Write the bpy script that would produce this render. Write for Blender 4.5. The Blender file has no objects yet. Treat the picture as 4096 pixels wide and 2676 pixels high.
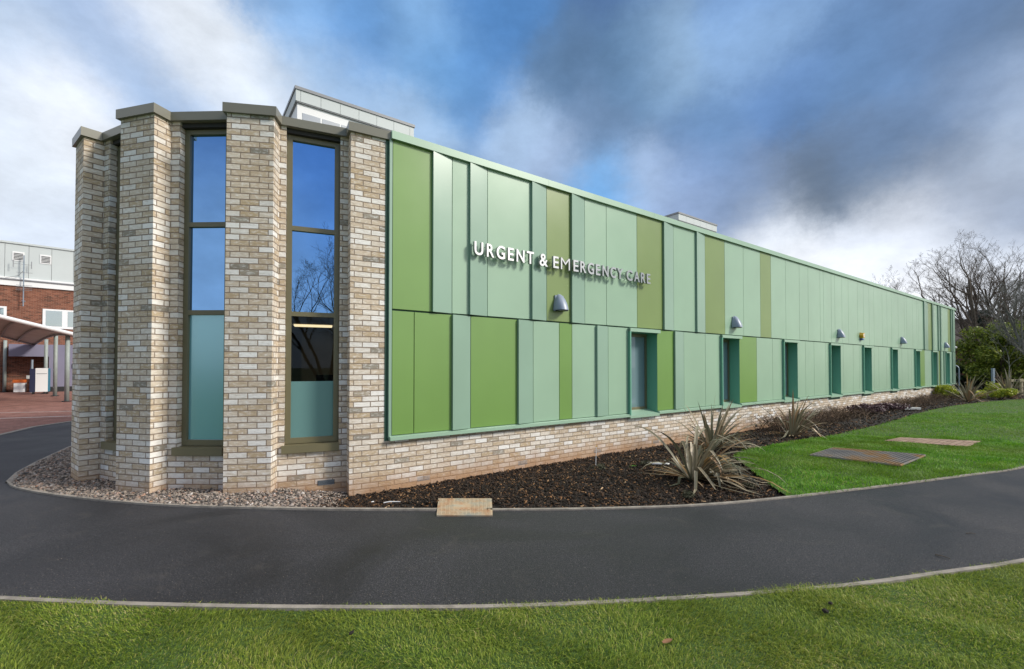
import bpy, bmesh, math, random
import numpy as np
from mathutils import Vector, Matrix, geometry
random.seed(7)
rng = np.random.default_rng(11)
sc = bpy.context.scene
COL = sc.collection
R = math.radians

# ------------------------------------------------------------------ helpers
def tag(o, label=None, cat=None, group=None, kind=None):
    if label: o['label'] = label
    if cat: o['category'] = cat
    if group: o['group'] = group
    if kind: o['kind'] = kind
    return o

def empty(name, loc=(0, 0, 0), rz=0.0):
    o = bpy.data.objects.new(name, None)
    o.empty_display_size = 0.2
    o.location = loc
    o.rotation_euler = (0, 0, rz)
    COL.objects.link(o)
    return o

class MB:
    """collects faces and links them as one mesh object"""
    def __init__(s):
        s.v = []; s.f = []; s.uv = []; s.r = []; s.cur = 0.0
    def face(s, pts, uv=None):
        i = len(s.v)
        s.v += [tuple(p) for p in pts]
        s.r += [s.cur] * len(pts)
        s.f.append(tuple(range(i, i + len(pts))))
        s.uv.append(uv)
    def mesh(s, verts, faces):
        i = len(s.v)
        s.v += [tuple(p) for p in verts]
        s.r += [s.cur] * len(verts)
        for f in faces:
            s.f.append(tuple(a + i for a in f)); s.uv.append(None)
    def box(s, c, size, rz=0.0):
        cx, cy, cz = c; a, b, h = size[0] / 2, size[1] / 2, size[2] / 2
        co, si = math.cos(rz), math.sin(rz)
        P = []
        for z in (-h, h):
            for x, y in ((-a, -b), (a, -b), (a, b), (-a, b)):
                P.append((cx + x * co - y * si, cy + x * si + y * co, cz + z))
        s.mesh(P, [(0, 3, 2, 1), (4, 5, 6, 7), (0, 1, 5, 4), (1, 2, 6, 5), (2, 3, 7, 6), (3, 0, 4, 7)])
    def prism(s, poly, z0, z1):
        """poly: counter-clockwise plan points"""
        n = len(poly)
        P = [(x, y, z0) for x, y in poly] + [(x, y, z1) for x, y in poly]
        F = [tuple(range(n - 1, -1, -1)), tuple(range(n, 2 * n))]
        for i in range(n):
            j = (i + 1) % n
            F.append((i, j, n + j, n + i))
        s.mesh(P, F)
    def tube(s, path, rad, n=8, caps=True):
        path = [Vector(p) for p in path]
        if not hasattr(rad, '__len__'): rad = [rad] * len(path)
        V = []; up = Vector((0.13, 0.21, 0.97))
        m = len(path)
        for i, p in enumerate(path):
            d = (path[min(i + 1, m - 1)] - path[max(i - 1, 0)])
            d = d.normalized() if d.length > 1e-9 else Vector((0, 0, 1))
            if i == 0:
                if abs(d.dot(up)) > .95: up = Vector((1, 0.1, 0))
                x = d.cross(up).normalized()
            else:
                x = (x - d * x.dot(d))
                x = x.normalized() if x.length > 1e-6 else d.orthogonal().normalized()
            y = d.cross(x)
            for k in range(n):
                a = 2 * math.pi * k / n
                V.append(p + (x * math.cos(a) + y * math.sin(a)) * rad[i])
        F = []
        for i in range(m - 1):
            for k in range(n):
                F.append((i * n + k, i * n + (k + 1) % n, (i + 1) * n + (k + 1) % n, (i + 1) * n + k))
        if caps:
            F.append(tuple(range(n - 1, -1, -1))); F.append(tuple((m - 1) * n + k for k in range(n)))
        s.mesh(V, F)
    def build(s, name, mat, parent=None, smooth=False, loc=None):
        me = bpy.data.meshes.new(name)
        me.from_pydata(s.v, [], s.f)
        if any(u is not None for u in s.uv):
            ul = me.uv_layers.new(name='UVMap')
            li = 0
            for f, u in zip(s.f, s.uv):
                for k in range(len(f)):
                    if u is not None: ul.data[li].uv = u[k]
                    li += 1
        if any(s.r):
            at = me.attributes.new('rnd', 'FLOAT', 'POINT')
            at.data.foreach_set('value', s.r)
        if smooth:
            me.polygons.foreach_set('use_smooth', [True] * len(me.polygons))
        me.materials.append(mat)
        me.update()
        o = bpy.data.objects.new(name, me)
        COL.objects.link(o)
        if parent: o.parent = parent
        if loc: o.location = loc
        return o

def np_mesh(name, verts, faces, mat, rnd=None, parent=None, smooth=False):
    """verts (n,3), faces list of equal-size (m,k) arrays"""
    me = bpy.data.meshes.new(name)
    me.vertices.add(len(verts))
    me.vertices.foreach_set('co', np.asarray(verts, dtype=np.float32).ravel())
    tot = sum(f.size for f in faces); nf = sum(len(f) for f in faces)
    me.loops.add(tot)
    me.loops.foreach_set('vertex_index', np.concatenate([f.ravel() for f in faces]).astype(np.int32))
    me.polygons.add(nf)
    st = []; p = 0
    for f in faces:
        k = f.shape[1]
        st.append(np.arange(len(f)) * k + p); p += f.size
    me.polygons.foreach_set('loop_start', np.concatenate(st).astype(np.int32))
    if rnd is not None:
        at = me.attributes.new('rnd', 'FLOAT', 'POINT')
        at.data.foreach_set('value', np.asarray(rnd, dtype=np.float32))
    if smooth: me.polygons.foreach_set('use_smooth', np.ones(nf, dtype=bool))
    me.materials.append(mat)
    me.update(calc_edges=True); me.validate()
    o = bpy.data.objects.new(name, me)
    COL.objects.link(o)
    if parent: o.parent = parent
    return o

def spline(P, n=6):
    """Catmull-Rom through plan points"""
    P = [np.array(p, float) for p in P]
    Q = [2 * P[0] - P[1]] + P + [2 * P[-1] - P[-2]]
    out = []
    for i in range(1, len(Q) - 2):
        for k in range(n):
            t = k / n
            out.append(tuple(0.5 * ((2 * Q[i]) + (-Q[i-1] + Q[i+1]) * t + (2*Q[i-1] - 5*Q[i] + 4*Q[i+1] - Q[i+2]) * t * t + (-Q[i-1] + 3*Q[i] - 3*Q[i+1] + Q[i+2]) * t ** 3)))
    out.append(tuple(P[-1]))
    return out

def inside(poly, x, y):
    """vectorised point in polygon"""
    poly = np.asarray(poly); r = np.zeros(len(x), bool)
    j = len(poly) - 1
    for i in range(len(poly)):
        xi, yi = poly[i]; xj, yj = poly[j]
        c = ((yi > y) != (yj > y)) & (x < (xj - xi) * (y - yi) / (yj - yi + 1e-12) + xi)
        r ^= c; j = i
    return r

def sheet(name, poly, hfun, mat, step=None, kind='structure', bounds=None):
    """a ground sheet: outline plus optional inner grid, triangulated"""
    pts = [Vector(p) for p in poly]; n = len(pts)
    edges = [(i, (i + 1) % n) for i in range(n)]
    allp = list(pts)
    if step:
        a = np.array(poly)
        x0, y0 = a.min(0); x1, y1 = a.max(0)
        if bounds: x0, y0, x1, y1 = max(x0, bounds[0]), max(y0, bounds[1]), min(x1, bounds[2]), min(y1, bounds[3])
        gx, gy = np.meshgrid(np.arange(x0, x1, step), np.arange(y0, y1, step))
        gx = gx.ravel() + rng.uniform(-.25, .25, gx.size) * step
        gy = gy.ravel() + rng.uniform(-.25, .25, gy.size) * step
        m = inside(poly, gx, gy)
        allp += [Vector((p, q)) for p, q in zip(gx[m], gy[m])]
    v, e, f, *_ = geometry.delaunay_2d_cdt(allp, edges, [], 1, 1e-5)
    me = bpy.data.meshes.new(name)
    co = np.array([(p.x, p.y) for p in v])
    z = hfun(co[:, 0], co[:, 1])
    me.from_pydata([(p[0], p[1], float(h)) for p, h in zip(co, z)], [], [tuple(t) for t in f])
    me.materials.append(mat)
    bm = bmesh.new(); bm.from_mesh(me)
    for fc in bm.faces:
        if fc.normal.z < 0: fc.normal_flip()
        fc.smooth = True
    bm.to_mesh(me); bm.free()
    o = bpy.data.objects.new(name, me); COL.objects.link(o)
    tag(o, kind=kind)
    return o

# ------------------------------------------------------------------ materials
MATS = {}
def newmat(name):
    m = bpy.data.materials.new(name); m.use_nodes = True
    nt = m.node_tree; nt.nodes.clear()
    out = nt.nodes.new('ShaderNodeOutputMaterial')
    b = nt.nodes.new('ShaderNodeBsdfPrincipled')
    nt.links.new(b.outputs[0], out.inputs[0])
    MATS[name] = m
    return m, nt, b, out

class N:
    """small node-tree writer"""
    def __init__(s, nt): s.nt = nt
    def n(s, t, **k):
        x = s.nt.nodes.new(t)
        for a, v in k.items(): setattr(x, a, v)
        return x
    def l(s, a, b): s.nt.links.new(a, b)
    def setv(s, sock, v):
        if hasattr(v, 'is_linked') or hasattr(v, 'links'): s.l(v, sock)
        else: sock.default_value = v
    def math(s, op, a, b=0.0, c=None, clamp=False):
        x = s.n('ShaderNodeMath', operation=op); x.use_clamp = clamp
        s.setv(x.inputs[0], a); s.setv(x.inputs[1], b)
        if c is not None: s.setv(x.inputs[2], c)
        return x.outputs[0]
    def mix(s, f, a, b, mode='MIX'):
        x = s.n('ShaderNodeMix', data_type='RGBA', blend_type=mode)
        s.setv(x.inputs[0], f)
        for i, v in ((6, a), (7, b)):
            if isinstance(v, tuple): x.inputs[i].default_value = (*v, 1) if len(v) == 3 else v
            else: s.l(v, x.inputs[i])
        return x.outputs[2]
    def ramp(s, f, stops, interp='LINEAR'):
        x = s.n('ShaderNodeValToRGB'); cr = x.color_ramp; cr.interpolation = interp
        while len(cr.elements) < len(stops): cr.elements.new(0.5)
        for e, (p, c) in zip(cr.elements, stops):
            e.position = p; e.color = (*c, 1) if len(c) == 3 else c
        s.l(f, x.inputs[0])
        return x.outputs[0]
    def noise(s, vec, scale, detail=3.0, rough=.55, dist=0.0, out=0):
        x = s.n('ShaderNodeTexNoise')
        x.inputs['Scale'].default_value = scale; x.inputs['Detail'].default_value = detail
        x.inputs['Roughness'].default_value = rough; x.inputs['Distortion'].default_value = dist
        if vec is not None: s.l(vec, x.inputs['Vector'])
        return x.outputs[out]
    def maprange(s, v, a, b, c=0.0, d=1.0):
        x = s.n('ShaderNodeMapRange'); s.l(v, x.inputs[0])
        for i, q in enumerate((a, b, c, d)): x.inputs[1 + i].default_value = q
        return x.outputs[0]
    def bump(s, h, strength=.3, dist=.01, normal=None):
        x = s.n('ShaderNodeBump'); x.inputs['Strength'].default_value = strength
        x.inputs['Distance'].default_value = dist; s.l(h, x.inputs['Height'])
        if normal is not None: s.l(normal, x.inputs['Normal'])
        return x.outputs[0]
    def obj(s): return s.n('ShaderNodeTexCoord').outputs['Object']
    def uv(s): return s.n('ShaderNodeTexCoord').outputs['UV']
    def pos(s): return s.n('ShaderNodeNewGeometry').outputs['Position']
    def attr(s, name='rnd'): return s.n('ShaderNodeAttribute', attribute_name=name).outputs['Fac']

def simple(name, col, rough=.5, metal=0.0, var=.12, nscale=6.0, bump=0.0, spec=.5):
    m, nt, b, out = newmat(name); g = N(nt)
    p = g.pos()
    f = g.noise(p, nscale, 4)
    f = g.maprange(f, .3, .7, 1 - var, 1 + var)
    c = g.mix(1.0, col, f, 'MULTIPLY')
    g.l(c, b.inputs['Base Color'])
    b.inputs['Roughness'].default_value = rough; b.inputs['Metallic'].default_value = metal
    b.inputs['Specular IOR Level'].default_value = spec
    if bump: g.l(g.bump(g.noise(p, nscale * 8, 3), bump, .01), b.inputs['Normal'])
    return m

def brick_mat(name, stops, mortar, w=.225, h=.075, ms=.0052, stain=None, bstr=.9, coord='uv'):
    m, nt, b, out = newmat(name); g = N(nt)
    uv = g.uv()
    # slightly crooked edges
    wob = g.n('ShaderNodeVectorMath', operation='SCALE'); wob.inputs[3].default_value = .0042 if h > .07 else .002
    sub = g.n('ShaderNodeVectorMath', operation='SUBTRACT'); sub.inputs[1].default_value = (.5, .5, .5)
    g.l(g.noise(uv, 30, 2, out=1), sub.inputs[0]); g.l(sub.outputs[0], wob.inputs[0])
    add = g.n('ShaderNodeVectorMath', operation='ADD'); g.l(uv, add.inputs[0]); g.l(wob.outputs[0], add.inputs[1])
    t = g.n('ShaderNodeTexBrick'); t.offset = .5; t.offset_frequency = 2; t.squash = 1
    g.l(add.outputs[0], t.inputs['Vector'])
    t.inputs['Color1'].default_value = (0, 0, 0, 1); t.inputs['Color2'].default_value = (1, 1, 1, 1)
    t.inputs['Mortar'].default_value = (0, 0, 0, 1)
    t.inputs['Scale'].default_value = 1; t.inputs['Mortar Size'].default_value = ms
    t.inputs['Mortar Smooth'].default_value = .25; t.inputs['Bias'].default_value = 0
    t.inputs['Brick Width'].default_value = w; t.inputs['Row Height'].default_value = h
    col = g.ramp(t.outputs[0], stops, 'LINEAR')
    # lime-wash smears and creases inside every brick
    mp = g.n('ShaderNodeMapping'); mp.inputs['Scale'].default_value = (14, 34, 1); g.l(uv, mp.inputs[0])
    smear = g.noise(mp.outputs[0], 1.0, 5, .65)
    col = g.mix(g.maprange(smear, .50, .70, 0, .75), col, tuple(min(1, c * 1.05) for c in stops[-1][1]))
    col = g.mix(g.maprange(smear, .46, .30, 0, .42), col, tuple(c * .70 for c in stops[2][1]))
    big = g.noise(uv, 1.3, 3)
    col = g.mix(1.0, col, g.maprange(big, .3, .7, .9, 1.1), 'MULTIPLY')
    mo = g.mix(g.noise(uv, 40, 3), mortar, tuple(c * 1.35 for c in mortar))
    col = g.mix(t.outputs['Fac'], col, mo)
    if stain:
        sp = g.n('ShaderNodeSeparateXYZ'); g.l(uv, sp.inputs[0])
        k = g.math('ADD', sp.outputs[1], g.math('MULTIPLY', g.noise(uv, 5, 3), .34))
        k = g.maprange(k, .36, .06, 0, .85)
        col = g.mix(k, col, stain, 'MIX')
    g.l(col, b.inputs['Base Color'])
    b.inputs['Roughness'].default_value = .88; b.inputs['Specular IOR Level'].default_value = .25
    crease = g.noise(mp.outputs[0], 1.6, 5, .7)
    hgt = g.math('ADD', g.math('MULTIPLY', t.outputs['Fac'], -1.0), g.math('MULTIPLY', crease, .8))
    g.l(g.bump(hgt, bstr, .011), b.inputs['Normal'])
    return m

CREAM = [(0.0, (.26, .235, .195)), (.03, (.34, .305, .25)), (.05, (.50, .385, .25)), (.26, (.57, .46, .34)),
         (.48, (.635, .54, .43)), (.70, (.69, .615, .525)), (.82, (.75, .71, .655)), (1.0, (.84, .82, .79))]
brick_cream = brick_mat('cream_stock_brick', CREAM, (.245, .19, .148), stain=(.42, .24, .13), ms=.0068)
RED = [(0.0, (.07, .032, .022)), (.2, (.14, .052, .032)), (.5, (.19, .070, .042)), (.8, (.24, .092, .055)), (1.0, (.29, .12, .075))]
brick_red = brick_mat('old_red_brick', RED, (.25, .19, .15), bstr=.4)
PAV = [(0.0, (.17, .085, .065)), (.2, (.23, .105, .08)), (.5, (.27, .125, .095)), (.8, (.31, .15, .115)), (1.0, (.35, .18, .145))]
brick_pav = brick_mat('red_block_paving', PAV, (.12, .08, .065), w=.21, h=.105, ms=.004, bstr=.3)

def paint(name, col, rough=.29, var=.05):
    m, nt, b, out = newmat(name); g = N(nt)
    p = g.pos()
    f = g.maprange(g.noise(p, .8, 3), .3, .7, 1 - var, 1 + var)
    mp = g.n('ShaderNodeMapping'); mp.inputs['Scale'].default_value = (9, 9, .7); g.l(p, mp.inputs[0])
    st = g.maprange(g.noise(mp.outputs[0], 1, 4, .6), .64, .82, 0, .07)
    c = g.mix(1.0, col, f, 'MULTIPLY')
    c = g.mix(st, c, tuple(x * .72 for x in col))
    g.l(c, b.inputs['Base Color'])
    g.l(g.maprange(g.noise(p, 2, 2), .3, .7, rough - .015, rough + .03), b.inputs['Roughness'])
    b.inputs['Specular IOR Level'].default_value = .62
    g.l(g.bump(g.noise(p, .7, 1), .035, .02), b.inputs['Normal'])
    return m

M_L = paint('pale_green_panel', (.305, .455, .325))
M_S = paint('shaded_pale_green_panel', (.25, .38, .29))  # pale green paint, the tilted wedges' greyer reflection put into the colour
M_G = paint('leaf_green_panel', (.168, .305, .075))
M_O = paint('sky_dulled_green_panel', (.20, .28, .09))  # leaf green paint with the dulling by reflected sky put into its colour
M_TRIM = paint('green_trim', (.31, .465, .345), .34)
M_REV = paint('shaded_green_reveal', (.15, .40, .28), .4)  # light green paint, the shade of the recess put into the colour
M_BACK = simple('dark_green_backing', (.025, .085, .055), .6)
M_BRONZE = paint('bronze_metal', (.20, .19, .15), .32)
M_OLIVEM = paint('olive_bronze_frame', (.165, .145, .08), .38)
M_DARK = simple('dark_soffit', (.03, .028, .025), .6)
M_GREYP = paint('pale_grey_panel', (.52, .56, .56), .5, .03)
M_WHITE = paint('white_paint', (.80, .80, .80), .45, .03)
M_GREYT = paint('mid_grey_trim', (.24, .245, .26), .4)
M_ROOF = simple('roof_felt', (.12, .12, .12), .9)
M_STEEL = simple('brushed_steel', (.80, .79, .77), .15, .95, .05)
M_STEELS = simple('dull_steel_edge', (.36, .37, .36), .45, .6, .06)
M_POSTG = simple('grey_green_post_paint', (.30, .34, .32), .5, 0, .1)
M_LAMPG = simple('blue_grey_plastic', (.27, .32, .41), .38, 0, .05)
M_LENS = simple('smoked_lens', (.10, .11, .12), .2, 0, .05)
M_YEL = simple('yellow_plastic', (.75, .42, .02), .4, 0, .05)
M_BLUE = simple('blue_plastic', (.02, .07, .25), .3, 0, .05)
M_BLACK = simple('black_plastic', (.018, .018, .02), .5, 0, .1)
M_CONC = simple('pale_concrete', (.27, .24, .205), .85, 0, .28, 9, .4)
M_GALV = simple('galvanised_steel', (.34, .40, .46), .45, .5, .08)
M_LILAC = paint('lilac_render', (.20, .19, .27), .75, .05)
M_MEMB = simple('grey_canopy_membrane', (.52, .52, .50), .7, 0, .1, 2)
M_TIMBER = simple('pale_sawn_timber', (.50, .42, .27), .8, 0, .2, 12, .3)
M_ORANGE = simple('orange_plastic', (.55, .12, .02), .5)
M_NAVY = simple('navy_cover', (.015, .02, .06), .6)
M_TEALP = simple('teal_plastic', (.04, .20, .30), .5)
M_ROOM = simple('dim_room_paint', (.30, .28, .25), .8, 0, .15, 3)
M_WARM = None

def glass_mat(name, tint, dark, refl, gr=.008):
    m, nt, b, out = newmat(name); g = N(nt)
    nt.nodes.remove(b)
    gl = g.n('ShaderNodeBsdfGlossy'); gl.inputs['Color'].default_value = (*tint, 1); gl.inputs['Roughness'].default_value = gr
    df = g.n('ShaderNodeBsdfDiffuse'); df.inputs['Color'].default_value = (*dark, 1)
    fr = g.n('ShaderNodeFresnel'); fr.inputs['IOR'].default_value = 1.5
    k = g.math('ADD', fr.outputs[0], refl, clamp=True)
    nb = g.bump(g.noise(g.pos(), 1.7, 1), .035, .02)
    g.l(nb, gl.inputs['Normal'])
    mx = g.n('ShaderNodeMixShader'); g.l(k, mx.inputs[0]); g.l(df.outputs[0], mx.inputs[1]); g.l(gl.outputs[0], mx.inputs[2])
    g.l(mx.outputs[0], out.inputs[0])
    return m
M_GLASS = glass_mat('blue_mirror_glass', (.33, .60, 1.0), (.008, .012, .02), .74)
M_GLASSD = glass_mat('dark_window_glass', (.55, .6, .7), (.012, .014, .016), .06)
M_FROST = glass_mat('frosted_teal_glass', (.75, .95, 1.0), (.14, .27, .27), .03, .12)
M_FROSTC = glass_mat('frosted_cyan_glass', (.66, .96, 1.0), (.17, .43, .51), .33, .2)
M_FROSTG = glass_mat('frosted_grey_glass', (.75, .85, .95), (.17, .25, .28), .08)
M_GLASSW = glass_mat('pale_window_glass', (.95, .95, .95), (.10, .13, .14), .4)

def clear_mat():
    m, nt, b, out = newmat('clear_window_glass'); g = N(nt)
    nt.nodes.remove(b)
    gl = g.n('ShaderNodeBsdfGlossy'); gl.inputs['Roughness'].default_value = .01; gl.inputs['Color'].default_value = (.8, .9, 1, 1)
    tr = g.n('ShaderNodeBsdfTransparent'); tr.inputs['Color'].default_value = (.62, .68, .66, 1)
    fr = g.n('ShaderNodeFresnel'); fr.inputs['IOR'].default_value = 1.45
    mx = g.n('ShaderNodeMixShader'); g.l(fr.outputs[0], mx.inputs[0]); g.l(tr.outputs[0], mx.inputs[1]); g.l(gl.outputs[0], mx.inputs[2])
    g.l(mx.outputs[0], out.inputs[0])
    return m
M_CLEAR = clear_mat()

def emit_mat(name, col, st):
    m, nt, b, out = newmat(name)
    b.inputs['Base Color'].default_value = (*col, 1)
    b.inputs['Emission Color'].default_value = (*col, 1); b.inputs['Emission Strength'].default_value = st
    return m
M_WARM = emit_mat('lit_ceiling_panel', (1.0, .76, .46), 1.5)

def asphalt():
    m, nt, b, out = newmat('dark_asphalt'); g = N(nt); p = g.pos()
    fine = g.noise(p, 85, 4, .85)
    big = g.noise(p, .55, 5, .6, .8)
    c = g.ramp(fine, [(.34, (.004, .004, .005)), (.48, (.017, .017, .020)), (.58, (.038, .037, .041)), (.68, (.14, .135, .13))])
    c = g.mix(1.0, c, g.maprange(g.noise(p, 27, 4, .8), .3, .7, .62, 1.42), 'MULTIPLY')
    c = g.mix(1.0, c, g.maprange(big, .32, .70, .55, 1.75), 'MULTIPLY')
    dust = g.noise(p, 2.3, 5, .7, 1.2)
    c = g.mix(g.maprange(dust, .56, .78, 0, .30), c, (.105, .090, .075))
    vo = g.n('ShaderNodeTexVoronoi'); vo.inputs['Scale'].default_value = 9; g.l(p, vo.inputs['Vector'])
    sp = g.math('LESS_THAN', vo.outputs['Distance'], .028)
    c = g.mix(g.math('MULTIPLY', sp, .8), c, (.32, .29, .25))
    g.l(c, b.inputs['Base Color'])
    g.l(g.maprange(big, .3, .7, .50, .80), b.inputs['Roughness'])
    b.inputs['Specular IOR Level'].default_value = .42
    g.l(g.bump(fine, .8, .006), b.inputs['Normal'])
    return m
M_ASPH = asphalt()

def soil(name, c1, c2, sc_=26):
    m, nt, b, out = newmat(name); g = N(nt); p = g.pos()
    f = g.noise(p, sc_, 5, .7)
    g.l(g.ramp(f, [(.3, c1), (.7, c2)]), b.inputs['Base Color'])
    b.inputs['Roughness'].default_value = .95
    g.l(g.bump(f, .8, .04), b.inputs['Normal'])
    return m
M_SOIL = soil('dark_mulch_soil', (.006, .005, .004), (.028, .020, .015))
M_EARTH = soil('bare_earth', (.02, .018, .012), (.06, .055, .035), 3)
M_GRAVB = soil('gravel_bedding', (.07, .06, .055), (.16, .14, .125), 40)
M_GRASSB = soil('turf_base', (.03, .06, .010), (.08, .15, .022), 18)
M_GROUND = soil('far_grass', (.03, .06, .015), (.06, .10, .03), 2)

def leafmat(name, stops, patch=None, rough=.55, trans=.25):
    m, nt, b, out = newmat(name); g = N(nt)
    r = g.attr()
    c = g.ramp(r, stops)
    if patch:
        f = g.noise(g.pos(), patch[0], 3)
        c = g.mix(g.maprange(f, .38, .68, 0, patch[2]), c, patch[1])
    g.l(c, b.inputs['Base Color']); b.inputs['Roughness'].default_value = rough
    b.inputs['Specular IOR Level'].default_value = .35
    if trans:
        tl = g.n('ShaderNodeBsdfTranslucent'); g.l(c, tl.inputs['Color'])
        mx = g.n('ShaderNodeMixShader'); mx.inputs[0].default_value = trans
        g.l(b.outputs[0], mx.inputs[1]); g.l(tl.outputs[0], mx.inputs[2]); g.l(mx.outputs[0], out.inputs[0])
    return m
M_GRASSF = leafmat('front_lawn_grass', [(0, (.045, .085, .010)), (.3, (.14, .235, .024)), (.60, (.27, .38, .042)), (.82, (.41, .46, .07)), (.93, (.54, .47, .16)), (1, (.62, .52, .28))], (.9, (.25, .27, .035), .55), trans=.35)
M_GRASSR = leafmat('side_lawn_grass', [(0, (.045, .14, .011)), (.4, (.12, .32, .02)), (.75, (.195, .43, .03)), (.93, (.31, .46, .055)), (1, (.46, .42, .14))], (.6, (.17, .24, .03), .65), trans=.35)
M_PEB = leafmat('river_pebbles', [(0, (.085, .075, .072)), (.2, (.16, .14, .125)), (.4, (.26, .205, .165)), (.55, (.32, .275, .23)), (.7, (.22, .155, .12)), (.85, (.38, .34, .31)), (.94, (.34, .18, .11)), (1, (.55, .52, .49))], None, .6, 0)
M_CHIP = leafmat('bark_chips', [(0, (.010, .007, .005)), (.45, (.028, .018, .012)), (.70, (.062, .036, .021)), (.82, (.12, .058, .024)), (.93, (.30, .155, .065)), (1, (.50, .34, .20))], None, .75, 0)
M_FLAX = leafmat('bronze_flax_leaf', [(0, (.055, .055, .035)), (.25, (.125, .125, .08)), (.5, (.235, .205, .135)), (.7, (.37, .315, .22)), (.85, (.31, .19, .11)), (.95, (.46, .27, .08)), (1, (.56, .48, .36))], None, .38, .12)
M_YSH = leafmat('yellow_green_leaf', [(0, (.12, .19, .02)), (.5, (.33, .38, .03)), (.9, (.52, .50, .05)), (1, (.55, .36, .04))], None, .5, .3)
M_EVER = leafmat('evergreen_leaf', [(0, (.05, .08, .010)), (.4, (.15, .21, .022)), (.75, (.28, .33, .04)), (1, (.48, .46, .09))], None, .5, .25)
M_IVY = leafmat('dark_ivy_leaf', [(0, (.008, .018, .006)), (.6, (.022, .045, .014)), (1, (.05, .075, .025))], None, .45, .1)
M_WEED = leafmat('fresh_weed_leaf', [(0, (.10, .28, .03)), (1, (.20, .42, .06))], None, .5, .3)
M_DEAD = leafmat('dead_brown_twig', [(0, (.045, .028, .018)), (.5, (.10, .065, .042)), (1, (.19, .125, .08))], None, .85, 0)
M_PURP = leafmat('purple_grey_leaf', [(0, (.03, .012, .016)), (.5, (.085, .04, .05)), (.85, (.17, .10, .115)), (1, (.33, .27, .28))], None, .5, .1)
M_TUFT = leafmat('grey_green_tuft', [(0, (.03, .034, .018)), (.6, (.085, .085, .05)), (1, (.17, .155, .10))], None, .7, .1)
def bark(name, c1, c2):
    m, nt, b, out = newmat(name); g = N(nt); p = g.pos()
    mp = g.n('ShaderNodeMapping'); mp.inputs['Scale'].default_value = (6, 6, 1.6); g.l(p, mp.inputs[0])
    f = g.noise(mp.outputs[0], 2, 5, .7)
    g.l(g.ramp(f, [(.3, c1), (.7, c2)]), b.inputs['Base Color']); b.inputs['Roughness'].default_value = .9
    g.l(g.bump(f, .6, .03), b.inputs['Normal'])
    return m
M_BARK = bark('dark_bark', (.055, .042, .032), (.17, .135, .105))
M_BARKP = bark('pale_grey_bark', (.085, .082, .072), (.27, .265, .24))

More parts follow.
